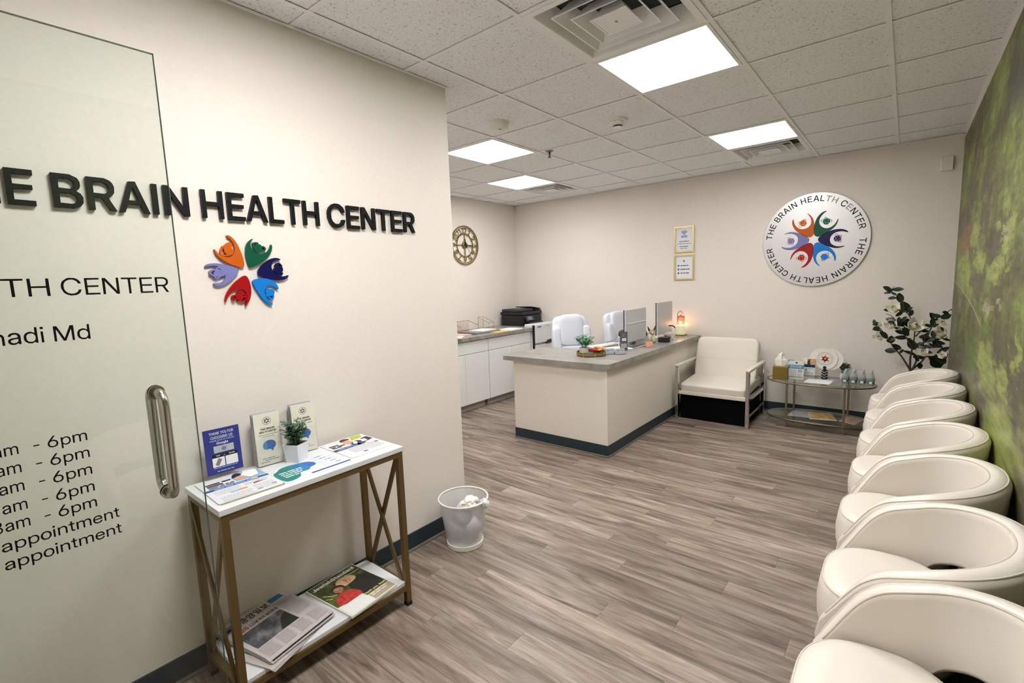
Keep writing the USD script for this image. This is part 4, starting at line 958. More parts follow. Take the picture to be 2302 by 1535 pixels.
# ------------------------------------------------------------------ waste bin
wb = thing('waste_bin', 'round white wire-mesh waste bin with a plastic liner at the end of the lettered wall', 'waste bin', (-1.925, 1.845, 0))
part(wb, 'mesh_wall', lathe([(0.104, 0.03), (0.140, 0.275)], 64), MESHW, 40)
part(wb, 'base', lathe([(0.0001, 0.004), (0.104, 0.0), (0.107, 0.004), (0.108, 0.028), (0.104, 0.030), (0.0001, 0.026)], 48), WHITEM, 30)
part(wb, 'rim', tube([(0.142 * math.cos(q), 0.142 * math.sin(q), 0.279) for q in np.arange(56) * 2 * PI / 56], 0.0055, 8, True), WHITEM, 60)
bl = lathe([(0.0001, 0.034), (0.07, 0.034), (0.096, 0.05), (0.113, 0.13), (0.126, 0.22), (0.135, 0.274)], 48)
v = bl.vertices; k = meshkit.fbm(v * 22, 3, 5) - 0.5; v[:, :2] *= (1 - np.clip(0.28 * np.abs(k) * (v[:, 2:] < 0.26)[:, 0], 0, 0.12))[:, None]; bl.vertices = v
ln = single('bin_liner', moved(bl, (-1.925, 1.845, 0)), FILM, 'crumpled translucent plastic liner inside the waste bin', 'bin liner', smooth=40)
kn = trimesh.creation.icosphere(3, 0.026); v = kn.vertices; v *= (1 + 0.7 * (meshkit.fbm(v * 60, 3, 2) - 0.5))[:, None]; v[:, 2] *= 1.1; kn.vertices = v
part(wb, 'liner_knot', moved(kn, (0.141, 0.03, 0.268)), WHITE, 40)
ts = trimesh.creation.icosphere(3, 0.045); v = ts.vertices; v *= (1 + 1.3 * (meshkit.fbm(v * 40, 3, 9) - 0.5))[:, None]; v[:, 2] *= 0.7; ts.vertices = v
single('crumpled_tissue', moved(ts, (-1.925 + 0.03, 1.845 + 0.02, 0.245)), TISSUE, 'crumpled white tissue lying at the top of the waste bin', 'tissue', smooth=30)
for k, (x, y, z, s) in enumerate([(-0.03, -0.02, 0.085, 0.06), (0.035, 0.03, 0.1, 0.055), (0.0, -0.01, 0.165, 0.055), (-0.02, 0.03, 0.20, 0.045)]):
    ts = trimesh.creation.icosphere(2, s); v = ts.vertices; v *= (1 + 0.6 * (meshkit.fbm(v * 30, 3, 20 + k) - 0.5))[:, None]; ts.vertices = v
    single('bin_rubbish', moved(ts, (-1.925 + x, 1.845 + y, z)), [LGPRINT, WHITEP, GRPRINT, TISSUE][k], ['pale paper rubbish at the bottom of the waste bin', 'white paper rubbish low in the waste bin', 'grey paper rubbish half way up the waste bin', 'tissue rubbish just under the top of the waste bin'][k], 'rubbish', smooth=30)

# ------------------------------------------------------------------ things on the console table
def lay(m, x, y, z, a=0.0):
    """print on a horizontal sheet: reads along +y, top towards the wall, turned by a degrees"""
    c, s = math.cos(math.radians(a)), math.sin(math.radians(a))
    return put(m, (x, y, z), (-s, c, 0), (-c, -s, 0))
def stand(m, x, y, z, a=0.0, lean_=0.0):
    """print on an upright face looking along +x, turned by a, leaning back by lean_ degrees"""
    c, s = math.cos(math.radians(a)), math.sin(math.radians(a)); q = math.radians(lean_)
    u = np.array((-s, c, 0)); n = np.array((c, s, 0)); v = np.array((0, 0, 1)) * math.cos(q) - n * math.sin(q)
    return put(m, (x, y, z), u, v)
def rsheet(w, h, r=0.008): return sbox(r, r, w - r, h - r).buffer(r, 6)
BANDBLUE = pm('print_band_blue', '27509c', 0.35)
NAVYCLOTH = pm('print_navy_cloth', '2b3570', 0.45)

def flyer(name, label, x, y, a, w, h, thick, draw, edge=None):
    t = thing(name, label, 'flyer')
    if edge: part(t, 'under_sheet', lay(moved(extr(rsheet(w, h), thick * 0.5), (0.003, -0.006, 0)), x, y, CZ, a), edge, False)
    z0 = CZ + (thick * 0.5 if edge else 0)
    part(t, 'sheet', lay(extr(rsheet(w, h), thick), x, y, z0, a), LAMIN, False)
    draw(t, lambda m: lay(m, x, y, z0 + thick, a), w, h)
    return t
def fl_a(t, P, w, h):
    part(t, 'printed_band', P(rect(0.0, h * 0.50, w, h * 0.575)), BANDBLUE, False)
    part(t, 'print_lettering', P(lines(0.03, h * 0.548, w * 0.86, 1, 0.01, 0.009, 0.0006, 3, 0.05)), SKYB, False)
    part(t, 'print_lettering', P(cat_([moved(text('Bringing Deep', 0.0125, 800), (0.02, h * 0.76, 0)), moved(text('For Mental', 0.0125, 800), (0.02, h * 0.70, 0)), lines(0.02, h * 0.665, w * 0.52, 2, 0.012, 0.006, seed=2)])), DKPRINT, False) if False else \
    part(t, 'print_lettering', P(cat_([lines(0.02, h * 0.80, w * 0.50, 1, 0.02, 0.013, seed=11, ragged=0.1), lines(0.02, h * 0.735, w * 0.44, 1, 0.02, 0.013, seed=12, ragged=0.1), lines(0.02, h * 0.67, w * 0.56, 2, 0.013, 0.007, seed=2)])), DKPRINT, False)
    ph = part(t, 'printed_photo', P(flat([(w * 0.52, h * 0.62), (w * 0.50, h * 0.80), (w * 0.60, h * 0.98), (w * 0.99, h * 0.98), (w * 0.99, h * 0.60), (w * 0.8, h * 0.585)])), SKYB, False)
    part(ph, 'printed_hair', P(flat(chaikin([(w * 0.50, h * 0.76), (w * 0.55, h * 0.92), (w * 0.66, h * 0.97), (w * 0.7, h * 0.84), (w * 0.6, h * 0.80)], 2), 0.0006)), NAVY2, False)
    part(ph, 'printed_face', P(flat(chaikin([(w * 0.51, h * 0.72), (w * 0.56, h * 0.80), (w * 0.68, h * 0.80), (w * 0.72, h * 0.68), (w * 0.62, h * 0.64)], 2), 0.0008)), PINK, False)
    part(ph, 'printed_page', P(flat([(w * 0.66, h * 0.80), (w * 0.76, h * 0.96), (w * 0.96, h * 0.93), (w * 0.90, h * 0.68), (w * 0.76, h * 0.64)], 0.001)), WHITEP, False)
    part(t, 'printed_tablet', P(cat_([flat([(w * 0.66, h * 0.50), (w * 0.74, h * 0.62), (w * 0.86, h * 0.60), (w * 0.82, h * 0.48)], 0.001)])), GREY, False)
    part(t, 'printed_tablet', P(cat_([flat([(w * 0.685, h * 0.51), (w * 0.745, h * 0.605), (w * 0.84, h * 0.59), (w * 0.81, h * 0.495)], 0.0012)])), LGPRINT, False)
    part(t, 'printed_chart', P(rect(w * 0.28, h * 0.25, w * 0.42, h * 0.30)), SKYB, False)
    part(t, 'printed_chart', P(rect(w * 0.42, h * 0.255, w * 0.54, h * 0.305)), ORNG, False)
    part(t, 'printed_chart', P(flat([(w * 0.66, h * 0.33), (w * 0.68, h * 0.38), (w * 0.74, h * 0.395), (w * 0.82, h * 0.37), (w * 0.9, h * 0.36), (w * 0.8, h * 0.345)])), pm('chart_red', 'a86a6c', 0.5), False)
    part(t, 'print_lettering', P(cat_([lines(0.02, h * 0.46, w * 0.5, 6, 0.008, 0.0035, seed=8), lines(0.02, h * 0.2, w * 0.62, 7, 0.008, 0.0035, seed=9), lines(w * 0.55, h * 0.46, w * 0.95, 4, 0.008, 0.0035, seed=10), lines(w * 0.62, h * 0.28, w * 0.96, 8, 0.008, 0.0035, seed=19)])), LGPRINT, False)
    part(t, 'printed_mark', P(cat_([flat(ell(w * 0.66, h * 0.09, 0.010, 0.006), 0.0004), flat(ell(w * 0.9, h * 0.13, 0.010, 0.006), 0.0004)])), GRPRINT, False)
flyer('flyer', 'stack of laminated flyers with blue band and charts, near end of the console table', -1.793, 0.562, -2, 0.222, 0.272, 0.003, fl_a, pm('flyer_edge_olive', '8c865c', 0.5))
def fl_b(t, P, w, h):
    br = chaikin([(0.0, 0.02), (0.0, h * 0.62), (0.03, h * 0.70), (0.05, h * 0.82), (0.09, h * 0.84), (0.12, h * 0.80), (0.155, h * 0.78), (w * 0.62, h * 0.62), (w * 0.60, h * 0.46), (w * 0.47, h * 0.42), (w * 0.44, h * 0.30), (w * 0.3, h * 0.34), (w * 0.24, h * 0.12), (w * 0.1, 0.01)], 2)
    g = Polygon(br).buffer(0)
    for k, (a, b) in enumerate(((0, 0.30), (0.30, 0.46), (0.46, 0.8))):
        q = g.intersection(sbox(w * a, 0, w * b, h))
        if q.area: part(t, 'printed_brain', P(extr(q, 0.0003)), [TEAL, pm('print_teal_blue', '1777a8', 0.4), pm('print_brain_blue', '2064bf', 0.4)][k], False)
    part(t, 'print_lettering', P(cat_([moved(lines(0.0, 0, 0.10 - 0.01 * k, 1, 0.01, 0.007, 0.0004, 21 + k, 0.05), (0.022, h * (0.56 - 0.085 * k), 0.0003)) for k in range(4)])), WHITEP, False)
    part(t, 'print_lettering', P(cat_([lines(w * 0.62 + 0.0 * k, h * (0.86 - 0.14 * k), w * 0.93, 2, 0.012, 0.004, seed=30 + k, ragged=0.4) for k in range(5)])), pm('print_pale_blue', 'b9cfe0', 0.5), False)
    part(t, 'print_lettering', P(cat_([lines(w * (0.70 + 0.03 * k), h * (0.84 - 0.14 * k), w * (0.80 + 0.03 * k), 1, 0.012, 0.006, 0.0004, seed=40 + k, ragged=0.1) for k in range(5)])), GRPRINT, False)
    part(t, 'printed_band', P(rect(w * 0.38, h * 0.075, w * 0.985, h * 0.135)), BANDBLUE, False)
flyer('flyer', 'flyer with a teal and blue brain shape in the middle of the console table', -1.775, 0.792, 0, 0.286, 0.215, 0.0012, fl_b)
def fl_c(t, P, w, h):
    part(t, 'printed_band', P(rect(0.0, h * 0.47, w * 0.62, h * 0.57)), NAVYCLOTH, False)
    part(t, 'print_lettering', P(lines(0.02, h * 0.535, w * 0.55, 1, 0.01, 0.009, 0.0006, 3, 0.05)), SKYB, False)
    part(t, 'print_lettering', P(cat_([lines(0.015, h * 0.80, w * 0.36, 1, 0.02, 0.013, seed=51, ragged=0.1), lines(0.015, h * 0.73, w * 0.42, 1, 0.02, 0.013, seed=52, ragged=0.1), lines(0.015, h * 0.67, w * 0.34, 1, 0.013, 0.010, seed=5)])), DKPRINT, False)
    ph = part(t, 'printed_photo', P(flat(chaikin([(w * 0.46, h * 0.55), (w * 0.48, h * 0.80), (w * 0.62, h * 0.72), (w * 0.74, h * 0.74), (w * 0.78, h * 0.50), (w * 0.6, h * 0.47)], 2))), NAVYCLOTH, False)
    part(ph, 'printed_face', P(flat(chaikin([(w * 0.40, h * 0.70), (w * 0.40, h * 0.86), (w * 0.55, h * 0.92), (w * 0.60, h * 0.78), (w * 0.50, h * 0.62)], 2), 0.0006)), PINK, False)
    part(ph, 'printed_hair', P(flat(chaikin([(w * 0.39, h * 0.84), (w * 0.44, h * 0.97), (w * 0.58, h * 0.99), (w * 0.66, h * 0.88), (w * 0.55, h * 0.88)], 2), 0.0008)), HAIRD, False)
    part(ph, 'printed_leaves', P(flat([(w * 0.62, h * 0.80), (w * 0.72, h * 0.98), (w * 0.98, h * 0.98), (w * 0.9, h * 0.82)], 0.0004)), LIME, False)
    part(ph, 'printed_collar', P(flat([(w * 0.52, h * 0.60), (w * 0.60, h * 0.74), (w * 0.66, h * 0.66), (w * 0.58, h * 0.56)], 0.0009)), WHITEP, False)
    part(t, 'printed_tablet', P(cat_([flat([(w * 0.76, h * 0.54), (w * 0.82, h * 0.76), (w * 0.99, h * 0.80), (w * 0.99, h * 0.60)], 0.0008)])), DKGREY, False)
    part(t, 'printed_tablet', P(cat_([flat([(w * 0.72, h * 0.58), (w * 0.77, h * 0.72), (w * 0.88, h * 0.70), (w * 0.84, h * 0.56)], 0.001)])), WHITEP, False)
    part(t, 'print_lettering', P(cat_([lines(0.05, h * 0.42, w * 0.56, 7, 0.010, 0.005, seed=58), lines(w * 0.56, h * 0.46, w * 0.94, 9, 0.010, 0.005, seed=59)])), LGPRINT, False)
    part(t, 'printed_mark', P(cat_([flat(ell(w * 0.42, h * 0.12, 0.012, 0.006), 0.0004), flat(ell(w * 0.92, h * 0.40, 0.010, 0.007), 0.0004)])), pm('print_slate', '4d5d70', 0.5), False)
flyer('flyer', 'laminated flyer with a dark-haired woman, far end of the console table', -1.802, 1.085, 0.5, 0.216, 0.268, 0.003, fl_c)

# blue review sign in an acrylic L-stand
t = thing('review_sign', 'dark blue THANK YOU FOR CHOOSING US sign in a clear acrylic stand', 'sign')
sx, sy, sz = -2.052, 0.616, 0.800
def SG(m): return stand(m, sx + 0.0015, sy, sz, -3, 3)
part(t, 'acrylic_stand', cat_([stand(box(-0.003, 0.133, -0.022, 0.180, -0.004, -0.001), sx, sy, sz, -3, 3), box(sx - 0.004, sx + 0.055, sy - 0.003, sy + 0.13, CZ, CZ + 0.0025)]), CLEAR, False)
part(t, 'card', SG(rect(0, 0, 0.127, 0.178, 0.0006)), SIGNBLUE, False)
w = 0.127
for s_, h_, zz, wd in (('THANK YOU FOR', 0.011, 0.155, 0.086), ('CHOOSING US', 0.0115, 0.138, 0.078), ('PLEASE LEAVE US A REVIEW', 0.0058, 0.129, 0.086)):
    part(t, 'print_lettering', SG(moved(text(s_, h_, 700, width=wd, align='c', d=0.0004), (w / 2, zz, 0.0006))), pm('sign_silver', 'c3c6da', 0.4) if h_ > 0.01 else SKYB, False)
part(t, 'print_lettering', SG(moved(text('Google', 0.0095, 600, align='c'), (w / 2, 0.116, 0.0006))), WHITEP, False)
part(t, 'printed_box', SG(rect(0.031, 0.083, 0.102, 0.110, 0.0004, 0.0006)), LGPRINT, False)
part(t, 'printed_emblem', SG(moved(cat_([extr(Point(0, 0).buffer(0.0095).difference(Point(0, 0).buffer(0.0088)), 0.0003), extr(unary_union([affinity.rotate(Point(0, 0.0045).buffer(0.0021), k * 60, origin=(0, 0)) for k in range(6)]), 0.0003)]), (0.0665, 0.0965, 0.001))), NAVYCLOTH, False)
part(t, 'printed_bar', SG(rect(0.022, 0.066, 0.112, 0.078, 0.0004, 0.0006)), BLACK, False)
part(t, 'print_lettering', SG(cat_([moved(text('TAP', 0.0055, 600, align='c'), (0.043, 0.069, 0.001)), moved(text('or', 0.0045, 500, align='c'), (0.066, 0.069, 0.001)), moved(text('SCAN', 0.0055, 600, align='c'), (0.092, 0.069, 0.001))])), WHITEP, False)
for x0 in (0.022, 0.0685): part(t, 'printed_box', SG(rect(x0, 0.028, x0 + 0.043, 0.064, 0.0004, 0.0006)), WHITEP, False)
part(t, 'printed_phone', SG(moved(flat(affinity.rotate(sbox(-0.005, -0.012, 0.005, 0.012).buffer(0.002), -28)), (0.043, 0.046, 0.001))), GREY, False)
part(t, 'print_lettering', SG(cat_([lines(0.024, 0.025, 0.108, 1, 0.01, 0.003, 0.0003, 61, 0.02, 0.0006), lines(0.035, 0.012, 0.095, 1, 0.01, 0.004, 0.0003, 62, 0.02, 0.0006)])), SKYB, False)

# brochure holders
BRB = [pm('brochure_blue', '1f62b4', 0.4), pm('brochure_teal_blue', '2a8db0', 0.4)]
def brochure_holder(x, y, a, label_h, label_b, tag_lines, n=6, wid=0.102, seed=1):
    h = thing('brochure_holder', label_h, 'brochure holder')
    def P(m): return stand(m, x, y, CZ + 0.004, a, 3)
    part(h, 'front_plate', P(box(-0.003, wid + 0.003, -0.002, 0.115, 0.001, 0.003)), CLEAR, False)
    part(h, 'back_plate', P(box(-0.003, wid + 0.003, -0.002, 0.19, -0.042, -0.040)), CLEAR, False)
    for xx in (-0.003, wid + 0.001): part(h, 'side_plate', P(box(xx, xx + 0.002, -0.002, 0.15, -0.040, 0.001)), CLEAR, False)
    part(h, 'bottom_plate', P(box(-0.003, wid + 0.003, -0.004, -0.002, -0.042, 0.003)), CLEAR, False)
    b = thing('brochure_stack', label_b, 'brochures')
    r = random.Random(seed)
    part(b, 'inner_leaves', P(cat_([box(0.001 + r.uniform(-0.001, 0.001), wid - 0.001, 0.0, 0.216 + r.uniform(-0.004, 0.003), -0.037 + k * 0.0325 / n, -0.037 + k * 0.0325 / n + 0.0030) for k in range(n)])), LGPRINT, False)
    part(b, 'front_cover', P(box(0.0, wid, 0.0, 0.218, -0.0035, 0.0)), CREAMP, False)
    c = wid / 2
    part(b, 'printed_emblem', P(moved(cat_([extr(Point(0, 0).buffer(0.0165).difference(Point(0, 0).buffer(0.0152)), 0.0003)] + [extr(affinity.rotate(Polygon(ell(0, 0.0075, 0.0028, 0.004)), k * 60, origin=(0, 0)), 0.0003) for k in range(6)]), (c, 0.186, 0))), pm('emblem_mixed', '5b4a5c', 0.5), False)
    part(b, 'print_lettering', P(cat_([moved(text('THE BRAIN', 0.0078, 800, align='c'), (c, 0.149, 0)), moved(text('HEALTH CENTER', 0.0078, 800, align='c', width=0.066), (c, 0.137, 0))])), pm('brochure_green_' + str(seed), '2a3f33', 0.5), False)
    part(b, 'print_lettering', P(cat_([moved(text(s_, 0.0052, 500, align='c', width=wd), (c, 0.126 - 0.0085 * k, 0)) for k, (s_, wd) in enumerate(tag_lines)])), GRPRINT, False)
    br = Polygon(chaikin([(-0.026, 0.0), (-0.024, 0.014), (-0.012, 0.024), (0.004, 0.026), (0.02, 0.021), (0.028, 0.007), (0.024, -0.007), (0.014, -0.013), (0.016, -0.022), (0.011, -0.021), (0.004, -0.012), (-0.012, -0.013), (-0.022, -0.010)], 2))
    for k, (a0, a1) in enumerate(((-0.03, -0.008), (-0.008, 0.03))):
        g = br.intersection(sbox(a0, -0.03, a1, 0.03)); part(b, 'printed_brain', P(moved(extr(g, 0.0004), (c, 0.078, 0))), BRB[1 - k], False)
    part(b, 'print_lettering', P(cat_([lines(0.02, 0.030, 0.07, 1, 0.01, 0.003, seed=71), lines(0.03, 0.022, 0.085, 1, 0.01, 0.003, seed=72), lines(0.012, 0.014, 0.05, 1, 0.01, 0.003, seed=73)])), GRPRINT, False)
brochure_holder(-2.035, 0.797, -4, 'clear acrylic holder with brochures between the blue sign and the potted sprig', 'cream brochures with a blue brain in the holder nearer the camera',
                (('Getting ahead of neurological', 0.076), ('Care and Solutions', 0.05)), 7, seed=1) if False else \
brochure_holder(-2.035, 0.797, -4, 'clear acrylic holder with brochures between the blue sign and the potted sprig', 'cream brochures with a blue brain in the holder nearer the camera', (('Guiding you toward better days', 0.076), ('in the life you live', 0.05)), 7, seed=1)
brochure_holder(-2.058, 0.965, -3, 'clear acrylic holder with brochures behind the potted sprig on the console table', 'cream brochures reading Getting ahead of Cognitive Health, behind the potted sprig', (('Getting ahead of Cognitive', 0.076), ('Health', 0.022)), 4, seed=2)

# potted sprigs
def leaf_mesh(p, d, up, L, w, curl=0.2, n=4):
    """a small pointed leaf with a crease"""
    d = np.asarray(d, float); d /= np.linalg.norm(d); up = np.asarray(up, float); up = up - d * (up @ d); up /= np.linalg.norm(up) + 1e-9; s = np.cross(d, up)
    V, F = [], []
    for i in range(n + 1):
        q = i / n; c = np.asarray(p) + d * L * q + up * (-curl * L * q * q); hw = w / 2 * math.sin(PI * min(1, max(0.02, q * 0.92 + 0.06))) ** 0.8 if i < n else 0.0005
        V += [c - s * hw, c - up * hw * 0.25, c + s * hw]
    for i in range(n):
        for k in range(2): F += [[3 * i + k, 3 * i + k + 1, 3 * i + k + 4], [3 * i + k, 3 * i + k + 4, 3 * i + k + 3]]
    V = np.array(V); return trimesh.Trimesh(np.vstack([V, V - up * 0.0004]), np.vstack([F, np.array(F)[:, ::-1] + len(V)]), process=False)
def sprigs(c, R, Hh, n, leafL, leafW, seed, spread=0.9):
    r = random.Random(seed); leaves, stems = [], []
    for k in range(n):
        az = r.uniform(0, 2 * PI); out = R * math.sqrt(r.random()) * spread; h = Hh * r.uniform(0.55, 1.0) * (1 - 0.35 * (out / R) ** 2)
        p0 = np.array(c) + (0.012 * math.cos(az), 0.012 * math.sin(az), 0); p2 = np.array(c) + (out * math.cos(az), out * math.sin(az), h); p1 = (p0 + p2) / 2 + (0, 0, 0.15 * h) - 0.15 * np.array((out * math.cos(az), out * math.sin(az), 0))
        q = np.linspace(0, 1, 7)[:, None]; pts = (1 - q) ** 2 * p0 + 2 * q * (1 - q) * p1 + q * q * p2
        stems.append(tube(pts, 0.0012, 4))
        m = max(4, int(h / leafL * 2.2))
        for i in range(m):
            f = 0.25 + 0.75 * (i + 1) / m; b = (1 - f) ** 2 * p0 + 2 * f * (1 - f) * p1 + f * f * p2
            a2 = r.uniform(0, 2 * PI); d = np.array((math.cos(a2), math.sin(a2), r.uniform(0.1, 0.9)))
            leaves.append(leaf_mesh(b, d, (0, 0, 1), leafL * r.uniform(0.7, 1.15), leafW * r.uniform(0.8, 1.1), r.uniform(-0.1, 0.5), 3))
    return cat_(leaves), cat_(stems)
def square_pot(bh, th, h, t=0.003):
    m = m3.Manifold.hull_points(np.array([(sx_ * a, sy_ * a, z) for a, z in ((bh, 0), (th, h)) for sx_ in (-1, 1) for sy_ in (-1, 1)]))
    i = m3.Manifold.hull_points(np.array([(sx_ * a, sy_ * a, z) for a, z in ((bh, 0.012), (th - t, h + 0.01)) for sx_ in (-1, 1) for sy_ in (-1, 1)]))
    q = (m - i).to_mesh(); return trimesh.Trimesh(q.vert_properties[:, :3], q.tri_verts, process=False)
pp = thing('potted_sprig', 'small artificial green plant in a square white pot on the console table', 'potted plant', (-1.985, 0.935, CZ), 25)
part(pp, 'pot', square_pot(0.029, 0.037, 0.080), WHITE, 30)
part(pp, 'soil', box(-0.033, 0.033, -0.033, 0.033, 0.06, 0.072), SOIL)
lv, st = sprigs((0, 0, 0.070), 0.066, 0.115, 46, 0.020, 0.009, 4)
part(pp, 'foliage', lv, LEAFG2, 60, kind='stuff'); part(pp, 'stems', st, LEAFG2, 60, kind='stuff')

# ------------------------------------------------------------------ lower shelf: newspapers and a magazine
SZ = 0.122
FACE1 = noisy('print_face_tan', [(0.36, '6e4232'), (0.48, 'a8705a'), (0.65, 'cf9a80')], (70, 70, 70), 0.5)
FACE2 = noisy('print_face_fair', [(0.36, '8a5a42'), (0.48, 'd09c7c'), (0.65, 'e6bd9e')], (70, 70, 70), 0.5)
mg = thing('magazine', 'magazine with two smiling people on its cover, on the lower shelf of the console table', 'magazine')
MX, MY, MA, MWd, MHt, MT = -1.733, 0.985, 6, 0.255, 0.325, 0.010
def MG(m): return lay(m, MX, MY, SZ + MT, MA)
part(mg, 'pages', lay(box(0, MWd, 0, MHt, 0.0, MT - 0.001), MX, MY, SZ, MA), WHITEP, False)
part(mg, 'cover', MG(rect(0.0, 0.0, MWd, MHt, 0.001, -0.001)), CREAMP, False)
ph = part(mg, 'cover_photo', MG(flat([(0.004, 0.10), (0.004, MHt - 0.004), (MWd - 0.004, MHt - 0.004), (MWd - 0.004, 0.06), (0.13, 0.06), (0.13, 0.08)], 0.0003)), FOLIAGEP, False)
part(ph, 'printed_jacket', MG(flat(chaikin([(0.11, 0.10), (0.13, 0.20), (0.17, 0.235), (0.22, 0.225), (0.25, 0.19), (0.25, 0.065), (0.15, 0.065)], 2), 0.0006)), pm('print_charcoal', '2c2c2a', 0.45), False)
part(ph, 'printed_jumper', MG(flat(chaikin([(0.012, 0.10), (0.03, 0.15), (0.075, 0.175), (0.12, 0.165), (0.14, 0.12), (0.13, 0.085), (0.06, 0.085)], 2), 0.0008)), noisy('print_red_knit', [(0.3, '8f2220'), (0.5, 'c43a34'), (0.7, 'd6524a')], (40, 40, 40), 0.5), False)
part(ph, 'printed_hair', MG(flat(chaikin([(0.10, 0.20), (0.10, 0.255), (0.14, 0.275), (0.19, 0.26), (0.2, 0.215), (0.16, 0.20)], 2), 0.0008)), HAIRP, False)
part(ph, 'printed_hair', MG(flat(chaikin([(0.055, 0.19), (0.06, 0.235), (0.095, 0.245), (0.12, 0.225), (0.118, 0.185), (0.09, 0.17)], 2), 0.0009)), HAIRD, False)
part(ph, 'printed_face', MG(flat(ell(0.086, 0.200, 0.022, 0.026, 24, 0.5), 0.0011)), FACE1, False)
part(ph, 'printed_face', MG(flat(ell(0.145, 0.228, 0.023, 0.024, 24, 0.4), 0.0011)), FACE2, False)
part(ph, 'printed_branches', MG(cat_([extr(ringpoly([(0.17, 0.27), (0.2, 0.26), (0.245, 0.262)], 0.004), 0.0005), extr(ringpoly([(0.02, 0.22), (0.04, 0.19), (0.06, 0.18)], 0.004), 0.0005), extr(ringpoly([(0.012, 0.19), (0.03, 0.17)], 0.004), 0.0005)])), YELP, False)
part(mg, 'print_lettering', MG(moved(text('JewishStandard', 0.0235, 850, width=0.222), (0.016, MHt - 0.042, 0.0003))), WHITEP, False)
part(mg, 'print_lettering', MG(moved(text('Thank you, times', 0.0125, 800, width=0.125), (0.122, 0.066, 0.0008))), YELP, False) if False else part(mg, 'print_lettering', MG(moved(text('Thank you, them', 0.0125, 800, width=0.125), (0.122, 0.068, 0.0008))), YELP, False)
part(mg, 'printed_panel', MG(rect(0.135, 0.006, MWd - 0.004, 0.058, 0.0003)), pm('print_tan', 'b3a590', 0.5), False)
part(mg, 'print_lettering', MG(cat_([lines(0.14, 0.055, MWd - 0.015, 2, 0.014, 0.008, 0.0003, 81, 0.2, 0.0003)])), CREAMP, False)
part(mg, 'address_label', MG(rect(0.006, 0.006, 0.128, 0.088, 0.0012)), WHITEP, False)

def paper_fold(w, h, t, droop=0.0, n=14):
    """folded newspaper block: slightly domed top, rounded fold at y = 0"""
    X, Y = np.meshgrid(np.linspace(0, w, n), np.linspace(0, h, n), indexing='ij')
    topz = t * (0.9 + 0.18 * np.sin(PI * X / w) * np.sin(PI * (0.15 + 0.8 * Y / h))) - 0.35 * t * np.exp(-Y / 0.012) - droop * np.clip((0.05 - X) / 0.05, 0, 1) ** 2
    V = np.concatenate([np.stack([X, Y, topz], -1).reshape(-1, 3), np.stack([X, Y, X * 0 + 0.0], -1).reshape(-1, 3)]); N = n * n; F = []
    for i in range(n - 1):
        for j in range(n - 1):
            a, b, c, d = i * n + j, (i + 1) * n + j, (i + 1) * n + j + 1, i * n + j + 1
            F += [[a, b, c], [a, c, d], [N + a, N + c, N + b], [N + a, N + d, N + c]]
    for i in range(n - 1):
        for a, b in ((i * n, (i + 1) * n), ((i + 1) * n + n - 1, i * n + n - 1), (i + 1, i), ((n - 1) * n + i, (n - 1) * n + i + 1)): F += [[a, N + a, N + b], [a, N + b, b]]
    m = trimesh.Trimesh(V, F, process=False); m.fix_normals(); return m
def drape(m, fn):
    """lift a print so that it lies on a domed sheet"""
    m = m.subdivide_to_size(0.03) if len(m.faces) < 4000 else m
    v = m.vertices.copy(); v[:, 2] += fn(v[:, 0], v[:, 1]); m.vertices = v; return m
# green-headed newspaper underneath
np_ = thing('newspaper', 'folded newspaper with a green box, partly under the Korean newspaper on the lower shelf', 'newspaper')
N1 = lambda m: lay(m, -1.722, 0.650, SZ, 20)
part(np_, 'pages', N1(paper_fold(0.285, 0.22, 0.009)), NEWS, 50)
part(np_, 'lower_fold', N1(moved(paper_fold(0.285, 0.02, 0.004), (0.0, -0.012, 0))), NEWSD, 50)
part(np_, 'printed_box', N1(rect(0.03, 0.028, 0.17, 0.17, 0.0008, 0.0098)), GREEN, False)
part(np_, 'printed_box', N1(rect(0.038, 0.034, 0.115, 0.072, 0.0004, 0.0106)), CREAMP, False)
part(np_, 'print_lettering', N1(cat_([moved(text('오토모', 0.016, font='Noto Sans CJK Regular.woff2', width=0.055), (0.10, 0.105, 0.0106)), moved(text('서비스', 0.014, font='Noto Sans CJK Regular.woff2', width=0.05), (0.09, 0.080, 0.0106)), lines(0.045, 0.062, 0.105, 2, 0.012, 0.005, 0.0003, 91, 0.3, 0.011)])), WHITEP, False) if False else \
part(np_, 'print_lettering', N1(cat_([lines(0.085, 0.118, 0.145, 1, 0.02, 0.014, 0.0003, 92, 0.1, 0.0106), lines(0.075, 0.095, 0.13, 1, 0.02, 0.012, 0.0003, 93, 0.1, 0.0106)])), WHITEP, False)
part(np_, 'print_lettering', N1(lines(0.045, 0.062, 0.105, 2, 0.012, 0.005, 0.0003, 91, 0.3, 0.011)), GRPRINT, False)
part(np_, 'printed_panel', N1(rect(0.17, 0.06, 0.275, 0.16, 0.0006, 0.0098)), pm('print_mist', 'bfc8cc', 0.6), False)
